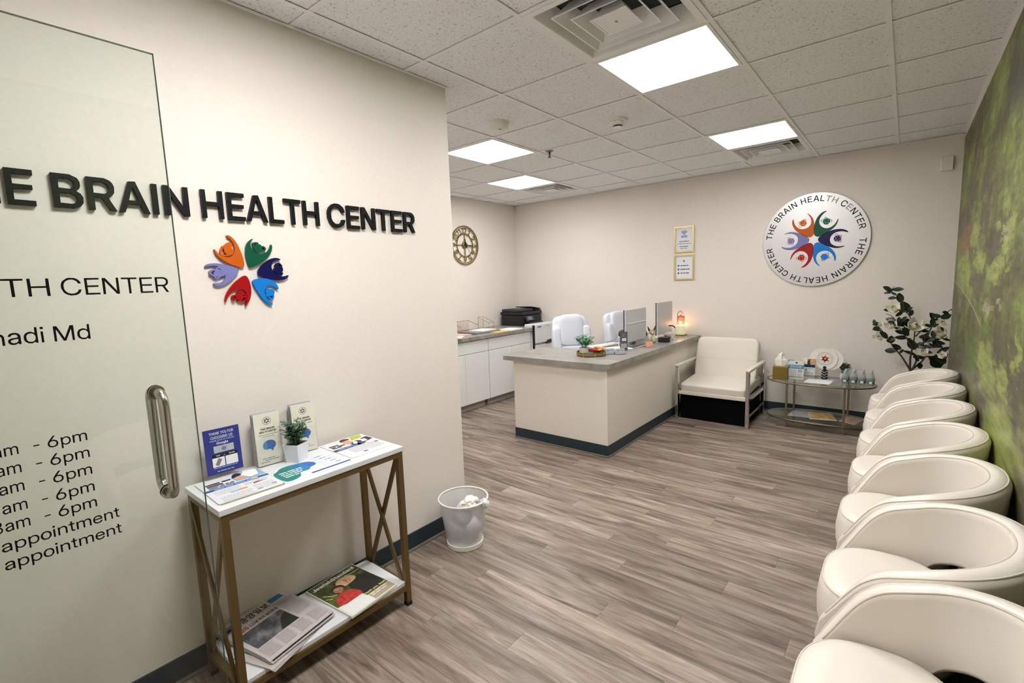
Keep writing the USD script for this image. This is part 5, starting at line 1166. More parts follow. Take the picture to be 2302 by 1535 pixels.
# Korean newspaper on top
kn_ = thing('newspaper', 'Korean newspaper with a stormy landscape photo on top of the pile on the lower shelf', 'newspaper')
KZ = SZ + 0.0105
K0, K1 = 0.30, 0.335
tk = 0.018
domeF = lambda x, y: tk * (0.9 + 0.18 * np.sin(PI * np.clip(x / K0, 0, 1)) * np.sin(PI * (0.15 + 0.8 * np.clip(y / K1, 0, 1)))) - 0.35 * tk * np.exp(-y / 0.012) + 0.0008
NK = lambda m: lay(m, -1.752, 0.655, KZ, 12)
DK = lambda m: NK(drape(m, domeF))
part(kn_, 'pages', NK(paper_fold(K0, K1, tk)), NEWS, 50)
part(kn_, 'photo', DK(moved(rect(0.018, 0.092, 0.205, 0.215, 0.0003), (0, 0, 0))), STORM, False)
part(kn_, 'photo_hill', DK(moved(flat([(0.125, 0.094), (0.203, 0.094), (0.203, 0.185), (0.17, 0.165), (0.14, 0.12)], 0.0006), (0, 0, 0.0001))), pm('print_dark_hill', '23281d', 0.6), False)
part(kn_, 'masthead', DK(moved(text('중앙일보', 0.032, font='Noto Sans CJK Regular.woff2', width=0.125), (0.078, 0.278, 0))), DKPRINT, False)
part(kn_, 'masthead_box', DK(rect(0.010, 0.268, 0.070, 0.318)), pm('print_slate_blue', '6d7c92', 0.6), False)
part(kn_, 'masthead_box', DK(rect(0.012, 0.280, 0.066, 0.296, 0.0006)), NAVY2, False)
part(kn_, 'masthead_photo', DK(rect(0.215, 0.285, 0.275, 0.318)), pm('print_ocean', '2b6ea3', 0.5), False)
part(kn_, 'headline', DK(moved(text('122년 만의 살인폭염', 0.017, font='Noto Sans CJK Regular.woff2', width=0.125), (0.082, 0.228, 0))), DKPRINT, False)
part(kn_, 'headline', DK(moved(text('425', 0.023, 700, width=0.048), (0.028, 0.226, 0))), pm('print_brick', 'a8473a', 0.6), False)
part(kn_, 'columns', DK(cat_([lines(0.012 + 0.072 * k, 0.083, 0.072 + 0.072 * k, 9, 0.0078, 0.0028, 0.0002, 100 + k, 0.1) for k in range(4)] + [lines(0.216, 0.27, 0.292, 20, 0.0078, 0.0028, 0.0002, 110, 0.12)])), pm('print_news_grey', '9f989a', 0.8), False)
part(kn_, 'lower_fold', NK(moved(paper_fold(K0 - 0.006, 0.025, 0.008), (0.003, -0.010, 0))), NEWS, 50)
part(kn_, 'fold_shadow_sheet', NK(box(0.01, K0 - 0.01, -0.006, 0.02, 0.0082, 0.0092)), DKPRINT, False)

# ------------------------------------------------------------------ things on the reception desk
t = thing('serving_tray', 'round antique gold rimmed tray on the reception desk holding the plant and wrapped snacks', 'tray', (-2.235, 3.87, DT))
part(t, 'tray_base', lathe([(0.0001, 0.006), (0.13, 0.006), (0.13, 0.009), (0.0001, 0.009)], 48), pm('tray_mirror', 'b8b2a4', 0.15, 0.7), 30)
for z in (0.008, 0.034): part(t, 'rim_ring', tube([(0.132 * math.cos(q), 0.132 * math.sin(q), z) for q in np.arange(56) * 2 * PI / 56], 0.0035, 6, True), GOLD, 60)
part(t, 'rim_band', lathe([(0.1315, 0.008), (0.1315, 0.034), (0.1325, 0.034), (0.1325, 0.008)], 56), pm('tray_band', '9c8a5c', 0.3, 0.7), 30)
for q in np.arange(8) * 2 * PI / 8: part(t, 'rim_post', cyl((0.134 * math.cos(q), 0.134 * math.sin(q), 0.003), (0.134 * math.cos(q), 0.134 * math.sin(q), 0.038), 0.005, 8), GOLDB, 40)
pd = thing('potted_sprig', 'bushy green artificial plant in a pale round pot on the gold tray', 'potted plant', (-2.285, 3.835, DT + 0.009))
part(pd, 'pot', lathe([(0.0001, 0), (0.036, 0), (0.042, 0.01), (0.048, 0.066), (0.044, 0.066), (0.040, 0.05), (0.0001, 0.05)], 32), LATTICE, 40)
lv, st = sprigs((0, 0, 0.055), 0.105, 0.145, 32, 0.038, 0.022, 12)
part(pd, 'foliage', lv, LEAFG, 60, kind='stuff'); part(pd, 'stems', st, LEAFG, 60, kind='stuff')
def wrapper(loc, rz, mat, lab, s=1.0, seed=1, grp=None):
    m = superq(0.042 * s, 0.020 * s, 0.011 * s, 0.7, 0.6, (10, 20)); v = m.vertices; v *= (1 + 0.25 * (meshkit.fbm(v * 120, 2, seed) - 0.5))[:, None]
    a = cat_([m] + [moved(box(-0.007, 0.007, -0.018 * s, 0.018 * s, -0.001, 0.001), (sg_ * 0.044 * s, 0, 0), rx=sg_ * 20) for sg_ in (-1, 1)])
    single('wrapped_snack', moved(a, loc, rz=rz, ry=8), mat, lab, 'snack', smooth=50)
wrapper((-2.20, 3.93, DT + 0.022), 30, SNACKB, 'blue wrapped snack at the bottom of the gold tray', 1, 1)
wrapper((-2.155, 3.86, DT + 0.022), 70, BLACK, 'black wrapped snack at the rim of the gold tray', 1, 2)
wrapper((-2.21, 3.80, DT + 0.022), 10, SNACKB, 'blue wrapped snack beside the pot on the gold tray', 0.9, 3)
wrapper((-2.17, 3.92, DT + 0.046), 120, SNACKY, 'yellow wrapped snack on the right of the gold tray', 1, 4)
wrapper((-2.205, 3.875, DT + 0.050), 50, SNACKR, 'red wrapped snack next to the plant on the gold tray', 1.15, 5)
wrapper((-2.19, 3.955, DT + 0.058), 10, ORNG, 'orange wrapped snack at the back of the gold tray', 1.1, 6)
single('notepad', moved(rbox(-0.08, 0.08, -0.11, 0.11, 0, 0.012, 0.002), (-2.31, 4.13, DT), rz=-35), ORCARD, 'peach coloured paper pad on the desk behind the gold tray', 'notepad', smooth=30)
for k, (x, y, lab) in enumerate([(-2.105, 3.985, 'clear acrylic business card holder on the desk, nearer the gold tray'), (-2.02, 4.025, 'clear acrylic business card holder on the desk, nearer the leaflet stand')]):
    t = thing('card_holder', lab, 'card holder', (x, y, DT), -38)
    part(t, 'acrylic_block', cat_([box(0.018, 0.021, -0.048, 0.048, 0, 0.025), box(-0.02, -0.017, -0.048, 0.048, 0, 0.05), box(-0.02, 0.021, -0.048, -0.045, 0, 0.03), box(-0.02, 0.021, 0.045, 0.048, 0, 0.03), box(-0.02, 0.021, -0.048, 0.048, 0, 0.003)]), CLEAR, False)
    c = part(t, 'cards', moved(box(-0.012, 0.012, -0.044, 0.044, 0.003, 0.055), (0, 0, 0), ry=-6), LGPRINT, False)
    part(c, 'printed_mark', moved(cat_([box(0.0121, 0.0124, -0.03, -0.01, 0.03, 0.045), box(0.0121, 0.0124, 0.0, 0.035, 0.036, 0.042)]), (0, 0, 0), ry=-6), GRPRINT, False)
t = thing('leaflet_stand', 'slim dark grey upright card with white printed boxes on the reception desk', 'sign', (-2.095, 4.26, DT), -48)
SL = pm('card_slate', '55565e', 0.4)
part(t, 'card', box(-0.002, 0.002, -0.036, 0.036, 0.004, 0.185), SL, False)
part(t, 'foot', box(-0.03, 0.03, -0.034, 0.034, 0, 0.004), CLEAR, False)
part(t, 'printed_box', box(0.002, 0.0025, -0.018, 0.022, 0.095, 0.122), WHITEP, False)
part(t, 'printed_box', box(0.002, 0.0025, -0.028, 0.028, 0.028, 0.068), LGPRINT, False)
part(t, 'printed_bars', cat_([box(0.0025, 0.0028, y - 0.004, y + 0.003, 0.034, 0.062) for y in (-0.018, -0.006, 0.008, 0.019)]), GRPRINT, False)
part(t, 'print_lettering', put(cat_([lines(-0.02, 0.165, 0.02, 3, 0.012, 0.005, seed=120), lines(-0.006, 0.112, 0.008, 1, 0.01, 0.008, 0.0008, 121)]), (0.002, 0, 0), (0, 1, 0), (0, 0, 1)), pm('card_pale', '8c8d97', 0.5), False)
t = thing('keyboard', 'white keyboard on the reception desk between plant and nearer monitor', 'keyboard', (-2.43, 4.50, DT), 78)
part(t, 'case', rbox(-0.21, 0.21, -0.065, 0.065, 0, 0.012, 0.004), WHITE, 30)
part(t, 'keys', cat_([box(-0.2 + c_ * 0.0268, -0.2 + c_ * 0.0268 + 0.022, -0.056 + r_ * 0.0225, -0.056 + r_ * 0.0225 + 0.018, 0.012, 0.015) for r_ in range(5) for c_ in range(15)]), WHITEM, False)
single('mouse_mat', moved(rbox(-0.12, 0.12, -0.10, 0.10, 0, 0.005, 0.002), (-2.43, 4.83, DT), rz=12), GREY, 'grey mouse mat on the desk in front of the further office chair', 'mouse mat')
single('paper_sheet', moved(box(-0.105, 0.105, -0.14, 0.14, 0, 0.004), (-2.23, 4.34, DT), rz=-30), WHITEP, 'white papers on the desk behind the slim dark card', 'papers', smooth=False)
b = superq(0.16, 0.10, 0.06, 0.8, 0.7, (20, 36)); v = b.vertices; v *= (1 + 0.35 * (meshkit.fbm(v * 18, 3, 6) - 0.5))[:, None]
single('black_bag', moved(b, (-2.38, 5.06, DT + 0.066), rz=40), BLACK, 'soft black bag slumped on the desk behind the nearer monitor', 'bag', smooth=60)
t = thing('cable', 'white cable looping over the desk behind the slim dark card', 'cable')
part(t, 'cord', tube(spline([(-2.33, 4.55, DT + 0.006), (-2.30, 4.50, DT + 0.05), (-2.25, 4.47, DT + 0.11), (-2.22, 4.40, DT + 0.03), (-2.14, 4.36, DT + 0.006), (-2.05, 4.36, DT + 0.006)], 40), 0.003, 6), WHITEM, 60)
t = thing('cable', 'pale tangled cable on the desk below the nearer monitor', 'cable')
part(t, 'cord', tube(spline([(-2.05, 4.45, DT + 0.005), (-2.04, 4.5, DT + 0.012), (-2.06, 4.55, DT + 0.005), (-2.04, 4.62, DT + 0.014), (-2.06, 4.66, DT + 0.005), (-2.03, 4.74, DT + 0.006), (-2.05, 4.85, DT + 0.005)], 50), 0.003, 6), CREAMP, 60)
t = thing('acrylic_easel', 'clear acrylic easel with a peach card at the foot of the nearer monitor', 'card stand', (-1.975, 4.60, DT), -30)
part(t, 'easel', cat_([box(-0.05, 0.05, -0.045, 0.045, 0, 0.003), moved(box(-0.002, 0.002, -0.045, 0.045, 0, 0.10), (-0.01, 0, 0.002), ry=-14), box(0.03, 0.033, -0.045, 0.045, 0, 0.02)]), CLEAR, False)
part(t, 'card', moved(box(0.0022, 0.0032, -0.042, 0.042, 0.0, 0.05), (-0.008, 0, 0.004), ry=-14), ORCARD, False)
t = thing('figurine', 'small animal figurine with two pointed dark ears between the two monitors', 'figurine', (-2.14, 5.02, DT), -40)
part(t, 'body', cat_([moved(superq(0.035, 0.032, 0.045, 0.9, 0.9, (14, 24)), (0, 0, 0.045))]), pm('figurine_cream', 'd9d0bc', 0.5), 60)
part(t, 'head', moved(superq(0.030, 0.034, 0.026, 0.9, 0.9, (14, 24)), (0.014, 0, 0.105)), pm('figurine_tan', 'b3976c', 0.5), 60)
part(t, 'muzzle', moved(superq(0.014, 0.018, 0.012, 0.9, 0.9, (10, 16)), (0.042, 0, 0.098)), WHITEM, 60)
for s in (-1, 1): part(t, 'ear', cyl((0.008, s * 0.026, 0.118), (0.004, s * 0.046, 0.168), 0.013, 10, 0.002), BLACK, 50)
part(t, 'nose', moved(trimesh.creation.icosphere(1, 0.005), (0.056, 0, 0.102)), BLACK, 60)
for k, (x, y, a, lab) in enumerate([(-2.075, 4.93, 20, 'cream rounded ornament leaning below the pointed-ear figurine'), (-2.06, 5.09, -30, 'cream rounded ornament next to the black hexagonal box')]):
    t = thing('ornament', lab, 'ornament', (x, y, DT), a)
    part(t, 'body', moved(superq(0.022, 0.045, 0.032, 0.8, 0.9, (16, 28)), (0, 0, 0.036), rx=28), pm('ornament_cream_%d' % k, 'cfc7b4', 0.4), 60)
    part(t, 'foot', rbox(-0.02, 0.02, -0.03, 0.03, 0, 0.012, 0.004), pm('ornament_olive_%d' % k, '8f885e', 0.5), 30)
hx = extr(Polygon([(0.062 * math.cos(q), 0.062 * math.sin(q)) for q in np.arange(6) * PI / 3]).buffer(-0.006).buffer(0.006), 0.05)
t = thing('desk_speaker', 'black hexagonal box at the edge of the reception desk', 'speaker', (-1.995, 5.02, DT), 12)
part(t, 'body', hx, BLACK, 30)
part(t, 'top_panel', moved(extr(Polygon([(0.05 * math.cos(q), 0.05 * math.sin(q)) for q in np.arange(6) * PI / 3]), 0.0015), (0, 0, 0.05)), DKGREY, 30)
b = superq(0.09, 0.05, 0.024, 0.8, 0.8, (14, 30)); v = b.vertices; v *= (1 + 0.3 * (meshkit.fbm(v * 30, 3, 16) - 0.5))[:, None]
single('pouch', moved(b, (-2.06, 5.20, DT + 0.024), rz=80), pm('pouch_navy', '22263c', 0.6), 'dark navy soft pouch on the desk in front of the further monitor', 'pouch', smooth=60)
t = thing('charging_cable', 'black and white charging cable curling up beside the lantern', 'cable')
part(t, 'cord', tube(spline([(-2.02, 5.22, DT + 0.004), (-2.0, 5.30, DT + 0.03), (-1.985, 5.33, DT + 0.08), (-1.99, 5.32, DT + 0.125), (-2.02, 5.32, DT + 0.146)], 30), 0.004, 8), WHITEM, 60)
part(t, 'plug', tube(spline([(-1.99, 5.32, DT + 0.122), (-2.005, 5.32, DT + 0.142), (-2.03, 5.32, DT + 0.149), (-2.06, 5.32, DT + 0.146)], 14), 0.0065, 8), BLACK, 60)
t = thing('cable', 'thin white cable crossing on the desk in front of the lantern', 'cable')
part(t, 'cord', tube(spline([(-2.0, 5.10, DT + 0.06), (-1.97, 5.2, DT + 0.03), (-2.0, 5.26, DT + 0.008), (-1.95, 5.38, DT + 0.004), (-2.03, 5.5, DT + 0.004), (-2.08, 5.6, DT + 0.004)], 40), 0.0025, 6), WHITEM, 60)
t = thing('candle', 'cream pillar candle on a small wooden slice at the end of the reception desk', 'candle', (-2.055, 5.68, DT))
part(t, 'wood_slice', rbox(-0.06, 0.06, -0.055, 0.055, 0, 0.013, 0.005), WOODT, 30)
part(t, 'pillar', lathe([(0.0001, 0.013), (0.045, 0.013), (0.046, 0.02), (0.045, 0.116), (0.0001, 0.116)], 36), CANDLE, 40)
part(t, 'glowing_rim', lathe([(0.0001, 0.116), (0.045, 0.116), (0.0465, 0.122), (0.044, 0.128), (0.0001, 0.127)], 36), GLOWRIM, 40)
t = thing('lantern', 'small rose gold mesh lantern with a warm light standing on the candle', 'lantern', (-2.055, 5.68, DT + 0.128))
part(t, 'floor_plate', lathe([(0.0001, 0), (0.042, 0), (0.042, 0.004), (0.0001, 0.004)], 28), LATN, 40)
part(t, 'mesh_bars', cat_([cyl((0.04 * math.cos(q), 0.04 * math.sin(q), 0.004), (0.04 * math.cos(q), 0.04 * math.sin(q), 0.098), 0.0022, 6) for q in np.arange(14) * 2 * PI / 14] + [tube([(0.04 * math.cos(q), 0.04 * math.sin(q), z) for q in np.arange(28) * 2 * PI / 28], 0.002, 5, True) for z in (0.03, 0.055, 0.08)]), LATN, 50)
part(t, 'lid', lathe([(0.043, 0.096), (0.043, 0.101), (0.012, 0.106), (0.008, 0.118), (0.0001, 0.118)], 28), LATN, 40)
part(t, 'bulb', moved(trimesh.creation.icosphere(2, 0.011), (0.0, 0.0, 0.022)), GLOW, 60)
part(t, 'hook', tube([(-0.032 + 0.034 * (1 - math.cos(q)) - 0.008, 0, 0.10 + 0.058 * math.sin(q)) for q in np.linspace(0, PI * 0.8, 14)], 0.003, 6), GOLD, 60)

# ------------------------------------------------------------------ things on the oval table
TT = TZ - 0.001
t = thing('tissue_box', 'matt gold square tissue box with a white tissue pulled up, on the oval glass table', 'tissue box', (-0.925, 5.345, TT), 4)
part(t, 'cover', rbox(-0.065, 0.065, -0.065, 0.065, 0, 0.132, 0.003), GOLDBOX, 30)
part(t, 'bright_edge', cat_([box(-0.0655, 0.0655, -0.0655, -0.064, 0.127, 0.1325), box(0.064, 0.0655, -0.0655, 0.0655, 0.127, 0.1325)]), GOLDB, False)
part(t, 'foot', cat_([cyl((sx_ * 0.05, sy_ * 0.05, -0.0), (sx_ * 0.05, sy_ * 0.05, 0.003), 0.006, 10) for sx_ in (-1, 1) for sy_ in (-1, 1)]), GOLDB)
tsv = []
for k in range(9):
    a = k / 9 * 2 * PI; r0, r1 = 0.026 + 0.012 * (k % 3), 0.012 + 0.01 * ((k * 2) % 3)
    tsv += [(r0 * math.cos(a), 0.55 * r0 * math.sin(a), 0.128), (1.2 * r0 * math.cos(a), 0.8 * r0 * math.sin(a), 0.19), (r1 * math.cos(a) + 0.006, r1 * math.sin(a), 0.245 + 0.016 * ((k * 5) % 4) / 3)]
tv = np.array(tsv); tf = []
for k in range(9):
    l = (k + 1) % 9
    for i in range(2): tf += [[3 * k + i, 3 * l + i, 3 * l + i + 1], [3 * k + i, 3 * l + i + 1, 3 * k + i + 1]]
tv = np.vstack([tv, [(0.008, 0, 0.268)]])
for k in range(9): tf.append([3 * k + 2, 3 * ((k + 1) % 9) + 2, 27])
part(t, 'tissue', trimesh.Trimesh(tv, tf, process=False), TISSUE, False)
def leaflet_holder(name, lab, loc, rz, w, h, draw):
    t = thing(name, lab, 'leaflet holder', loc, rz)      # faces -y
    part(t, 'acrylic_stand', cat_([box(-w / 2 - 0.003, w / 2 + 0.003, -0.032, -0.030, 0, h * 0.8), box(-w / 2 - 0.003, w / 2 + 0.003, 0.03, 0.032, 0, h), box(-w / 2 - 0.003, -w / 2 - 0.001, -0.03, 0.03, 0, h * 0.8), box(w / 2 + 0.001, w / 2 + 0.003, -0.03, 0.03, 0, h * 0.8), box(-w / 2, w / 2, -0.03, 0.03, 0, 0.003)]), CLEAR, False)
    draw(t, w, h)
def d1(t, w, h):
    part(t, 'card_stack', moved(box(-w / 2, w / 2, 0.0, 0.02, 0.004, h * 0.97), (0, 0, 0)), CREAMP, False)
    F = lambda m, y=0.0: put(m, (0, y, 0), (1, 0, 0), (0, 0, 1))
    c = part(t, 'front_card', F(rect(-w / 2, 0.035, w / 2, h * 0.82, 0.004), -0.008), WHITEP, False)
    part(c, 'printed_header', F(rect(-w / 2, h * 0.60, w / 2, h * 0.80, 0.0006), -0.0121), LBLUE, False)
    part(c, 'print_lettering', F(cat_([lines(-w * 0.42, h * 0.75, w * 0.42, 2, 0.012, 0.005, 0.0006, 131, 0.1, 0.0006)]), -0.0121), WHITEP, False)
    part(c, 'print_lettering', F(cat_([lines(-w * 0.40, h * 0.54, w * 0.05, 8, 0.009, 0.004, 0.0004, 132), lines(w * 0.1, h * 0.34, w * 0.42, 4, 0.009, 0.004, 0.0004, 133)]), -0.0121), LGPRINT, False)
    part(c, 'printed_box', F(extr(sbox(w * 0.14, h * 0.42, w * 0.38, h * 0.56).difference(sbox(w * 0.2, h * 0.455, w * 0.32, h * 0.525)), 0.0004), -0.0121), GRPRINT, False)
    part(t, 'print_emblem', F(extr(Polygon(ell(0.0, h * 0.90, 0.011, 0.009)), 0.0006), -0.0002), TEAL, False)
leaflet_holder('leaflet_holder', 'acrylic holder with blue-headed cards beside the gold tissue box', (-0.79, 5.35, TT), 2, 0.125, 0.19, d1)
def d2(t, w, h):
    F = lambda m, y=0.0: put(m, (0, y, 0), (1, 0, 0), (0, 0, 1))
    c = part(t, 'front_card', F(rect(-w / 2, 0.03, w / 2, h * 1.0, 0.01), 0.0), WHITEP, False)
    part(c, 'printed_photo', F(rect(-w * 0.15, h * 0.72, w / 2, h * 0.98, 0.0006), -0.0101), pm('print_warm', 'd9a878', 0.5), False)
    part(c, 'printed_figure', F(flat(chaikin([(-w * 0.18, h * 0.66), (-w * 0.1, h * 0.9), (w * 0.1, h * 0.97), (w * 0.06, h * 0.78), (w * 0.16, h * 0.62)], 2), 0.001), -0.0101), HAIRD, False)
    part(c, 'printed_band', F(rect(-w / 2, h * 0.54, w / 2, h * 0.68, 0.0008), -0.0101), NAVY2, False)
    part(c, 'print_lettering', F(cat_([lines(-w * 0.4, h * 0.48, w * 0.4, 1, 0.01, 0.004, 0.0004, 141), lines(-w * 0.4, h * 0.3, w * 0.2, 2, 0.01, 0.004, 0.0004, 142)]), -0.0101), GRPRINT, False)
    part(c, 'printed_mark', F(cat_([flat(ell(-w * 0.25, h * 0.40, 0.009, 0.009), 0.0004), flat(ell(w * 0.25, h * 0.24, 0.006, 0.006), 0.0004)]), -0.0101), GRPRINT, False)
leaflet_holder('leaflet_holder', 'acrylic holder with a photo leaflet, between blue-headed cards and round fans', (-0.705, 5.52, TT), -2, 0.105, 0.20, d2)
t = thing('leaflet', 'white and blue leaflet standing behind the gold tissue box', 'leaflet', (-0.91, 5.50, TT), 4)
part(t, 'card', box(-0.075, 0.075, 0.0, 0.008, 0, 0.175), WHITEP, False)
part(t, 'printed_header', box(0.02, 0.075, -0.0006, 0.0, 0.155, 0.175), SKYB, False)
part(t, 'foot', box(-0.075, 0.075, -0.02, 0.03, 0, 0.002), CLEAR, False)
t = thing('fan_vase', 'small black vase with white chevron stripes holding the round paper fans', 'vase', (-0.575, 5.535, TT))
part(t, 'body', lathe([(0.0001, 0), (0.026, 0), (0.028, 0.01), (0.027, 0.06), (0.024, 0.085), (0.020, 0.085), (0.020, 0.02), (0.0001, 0.02)], 32), BLACK, 40)
chev = []
for k in range(3):
    z = 0.014 + 0.025 * k
    for q0 in np.arange(4) * PI / 2:
        pts = [(0.0285 * math.cos(q0 + a), 0.0285 * math.sin(q0 + a), z + 0.016 * abs(a) / (PI / 4)) for a in np.linspace(-PI / 4, PI / 4, 9)]
        chev.append(tube(pts, 0.002, 5))
part(t, 'chevron_stripes', cat_(chev), WHITE, 40)
def fan(dx, dz, dy, tilt, lab, front=False):
    t = thing('paper_fan', lab, 'fan', (-0.575 + dx * 0.25, 5.535 + dy, TT + 0.075))
    F = lambda m, y=0.0: moved(put(m, (0, y, 0), (1, 0, 0), (0, 0, 1)), (0, 0, 0), ry=tilt)
    d = part(t, 'disc', F(moved(extr(Point(0, 0).buffer(0.103, 32), 0.002), (0, dz, 0))), pm('fan_card_%d' % int(tilt + 90), 'ece8df', 0.6), 30)
    part(t, 'handle', F(cat_([rect(-0.008, -0.055, 0.008, dz - 0.08, 0.003, -0.0005), extr(Point(0, dz - 0.088).buffer(0.015), 0.0035)])), BLACK, False)
    if front:
        part(d, 'printed_ring', F(moved(cat_([extr(Point(0, 0).buffer(r + 0.0012).difference(Point(0, 0).buffer(r)), 0.0004) for r in (0.050, 0.068)]), (0.0, dz, 0.002))), GRPRINT, False)
        for k, c_ in enumerate(('red', 'red', 'navy', 'navy', 'red', 'orange')):
            part(d, 'printed_figure', F(moved(extr(affinity.rotate(affinity.scale(body, 0.155, 0.155, origin=(0, 0)), 30 + 60 * k, origin=(0, 0)), 0.0005), (0, dz, 0.002))), LOGO[c_] if c_ != 'navy' else DKPRINT, False)
        r = random.Random(4); L_ = []
        for k in range(30): L_.append(affinity.rotate(sbox(-0.003, 0.056, 0.002 + 0.002 * r.random(), 0.063), -k * 12, origin=(0, 0)))
        part(d, 'print_lettering', F(moved(extr(unary_union(L_), 0.0004), (0, dz, 0.002))), GRPRINT, False)
fan(0.0, 0.125, -0.008, 0, 'front round white paper fan printed with a ring of figures', True)
fan(0.0, 0.130, 0.0, 20, 'round white paper fan leaning to the right behind the front fan')
fan(0.0, 0.125, 0.008, -14, 'round white paper fan leaning to the left behind the front fan')
sheets('paper_sheet', 'white printed sheet lying on the oval glass table in front of the fans', 'papers', [(-0.715, 5.262), (-0.505, 5.258), (-0.492, 5.46), (-0.70, 5.47)], TT, 0.0012, WHITEP)
sheets('paper_sheet', 'second printed sheet under the fan vase, grey with print, on the oval glass table', 'papers', [(-0.66, 5.475), (-0.48, 5.465), (-0.47, 5.60), (-0.65, 5.61)], TT - 0.001, 0.0010, LGPRINT)
pt = thing('potted_sprig', 'small green artificial plant behind the water bottles on the oval table', 'potted plant', (-0.425, 5.60, TT))
part(pt, 'pot', lathe([(0.0001, 0), (0.028, 0), (0.036, 0.06), (0.032, 0.06), (0.03, 0.045), (0.0001, 0.045)], 28), WHITE, 40)
lv, st = sprigs((0, 0, 0.05), 0.07, 0.16, 22, 0.026, 0.013, 33)
part(pt, 'foliage', lv, LEAFG2, 60, kind='stuff'); part(pt, 'stems', st, LEAFG2, 60, kind='stuff')
t = thing('bottle_tray', 'clear acrylic tray with a gold front edge under the water bottles', 'tray', (-0.30, 5.455, TT), 0)
part(t, 'acrylic_base', box(-0.14, 0.14, -0.105, 0.105, 0, 0.004), CLEAR, False)
part(t, 'rim', cat_([box(-0.14, 0.14, -0.105, -0.102, 0.004, 0.03), box(-0.14, -0.137, -0.105, 0.105, 0.004, 0.03), box(0.137, 0.14, -0.105, 0.105, 0.004, 0.03), box(-0.14, 0.14, 0.102, 0.105, 0.004, 0.03)]), CLEAR, False)
part(t, 'gold_edge', box(-0.12, 0.10, -0.107, -0.105, 0.001, 0.004), GOLDB, False)
def bottle(loc, lab):
    t = thing('water_bottle', lab, 'water bottle', loc, 0, 'small clear water bottles in the acrylic tray')
    part(t, 'plastic_body', lathe([(0.0001, 0.002), (0.022, 0.0), (0.027, 0.006), (0.027, 0.05), (0.0255, 0.053), (0.027, 0.056), (0.0265, 0.066), (0.021, 0.083), (0.012, 0.096), (0.0105, 0.102)], 24), BOTTLE, 50)
    part(t, 'label', lathe([(0.0274, 0.012), (0.0274, 0.038)], 24), LABELG, 60)
    part(t, 'label_panel', lathe([(0.0277, 0.022), (0.0277, 0.040)], 24).submesh([list(range(0, 14))], append=True) if False else cat_([put(rect(-0.010, 0.014, 0.012, 0.034, 0.0004), (0, -0.0276, 0), (1, 0, 0), (0, 0, 1))]), WHITEP, False)
    part(t, 'cap', lathe([(0.0001, 0.114), (0.0115, 0.114), (0.0125, 0.112), (0.0125, 0.100), (0.0001, 0.100)], 18), CAPW, 40)
    return t
b0 = None; pos = ['leftmost', 'second from the left', 'third from the left', 'rightmost']; rowsn = ['front', 'middle', 'back']
for r_ in range(3):
    for c_ in range(4):
        p = (-0.3975 + 0.065 * c_, 5.392 + 0.062 * r_, TT + 0.004); lab = f'{pos[c_]} water bottle in the {rowsn[r_]} row on the oval table'
        if b0 is None: b0 = bottle(p, lab)
        else: copy(b0, p, 0, lab, 'small clear water bottles in the acrylic tray')
# magazines on the lower tier
MZ = 0.0815
def mag(lab, pts, z, d, mat):
    t = thing('magazine', lab, 'magazine'); g = Polygon(pts)
    part(t, 'pages', moved(extr(g, d), (0, 0, z)), WHITEP, False)
    part(t, 'cover', moved(extr(g.buffer(-0.002), 0.0008), (0, 0, z + d)), mat, False)
mag('violet and white magazine at the left of the lower tier of the oval table', [(-0.85, 5.345), (-0.835, 5.585), (-0.655, 5.60), (-0.675, 5.36)], MZ, 0.004, MAGV)
mag('ochre covered magazine in the middle of the lower tier of the oval table', [(-0.655, 5.30), (-0.70, 5.55), (-0.51, 5.60), (-0.44, 5.36)], MZ + 0.0052, 0.006, MAGP)
mag('rust coloured magazine at the right of the lower tier of the oval table', [(-0.425, 5.38), (-0.38, 5.60), (-0.24, 5.55), (-0.30, 5.32)], MZ, 0.005, MAGR)

# ------------------------------------------------------------------ tall artificial magnolia in the corner
tr = thing('magnolia_plant', 'tall artificial magnolia with dark leaves and white blossoms in the far right corner', 'potted plant')

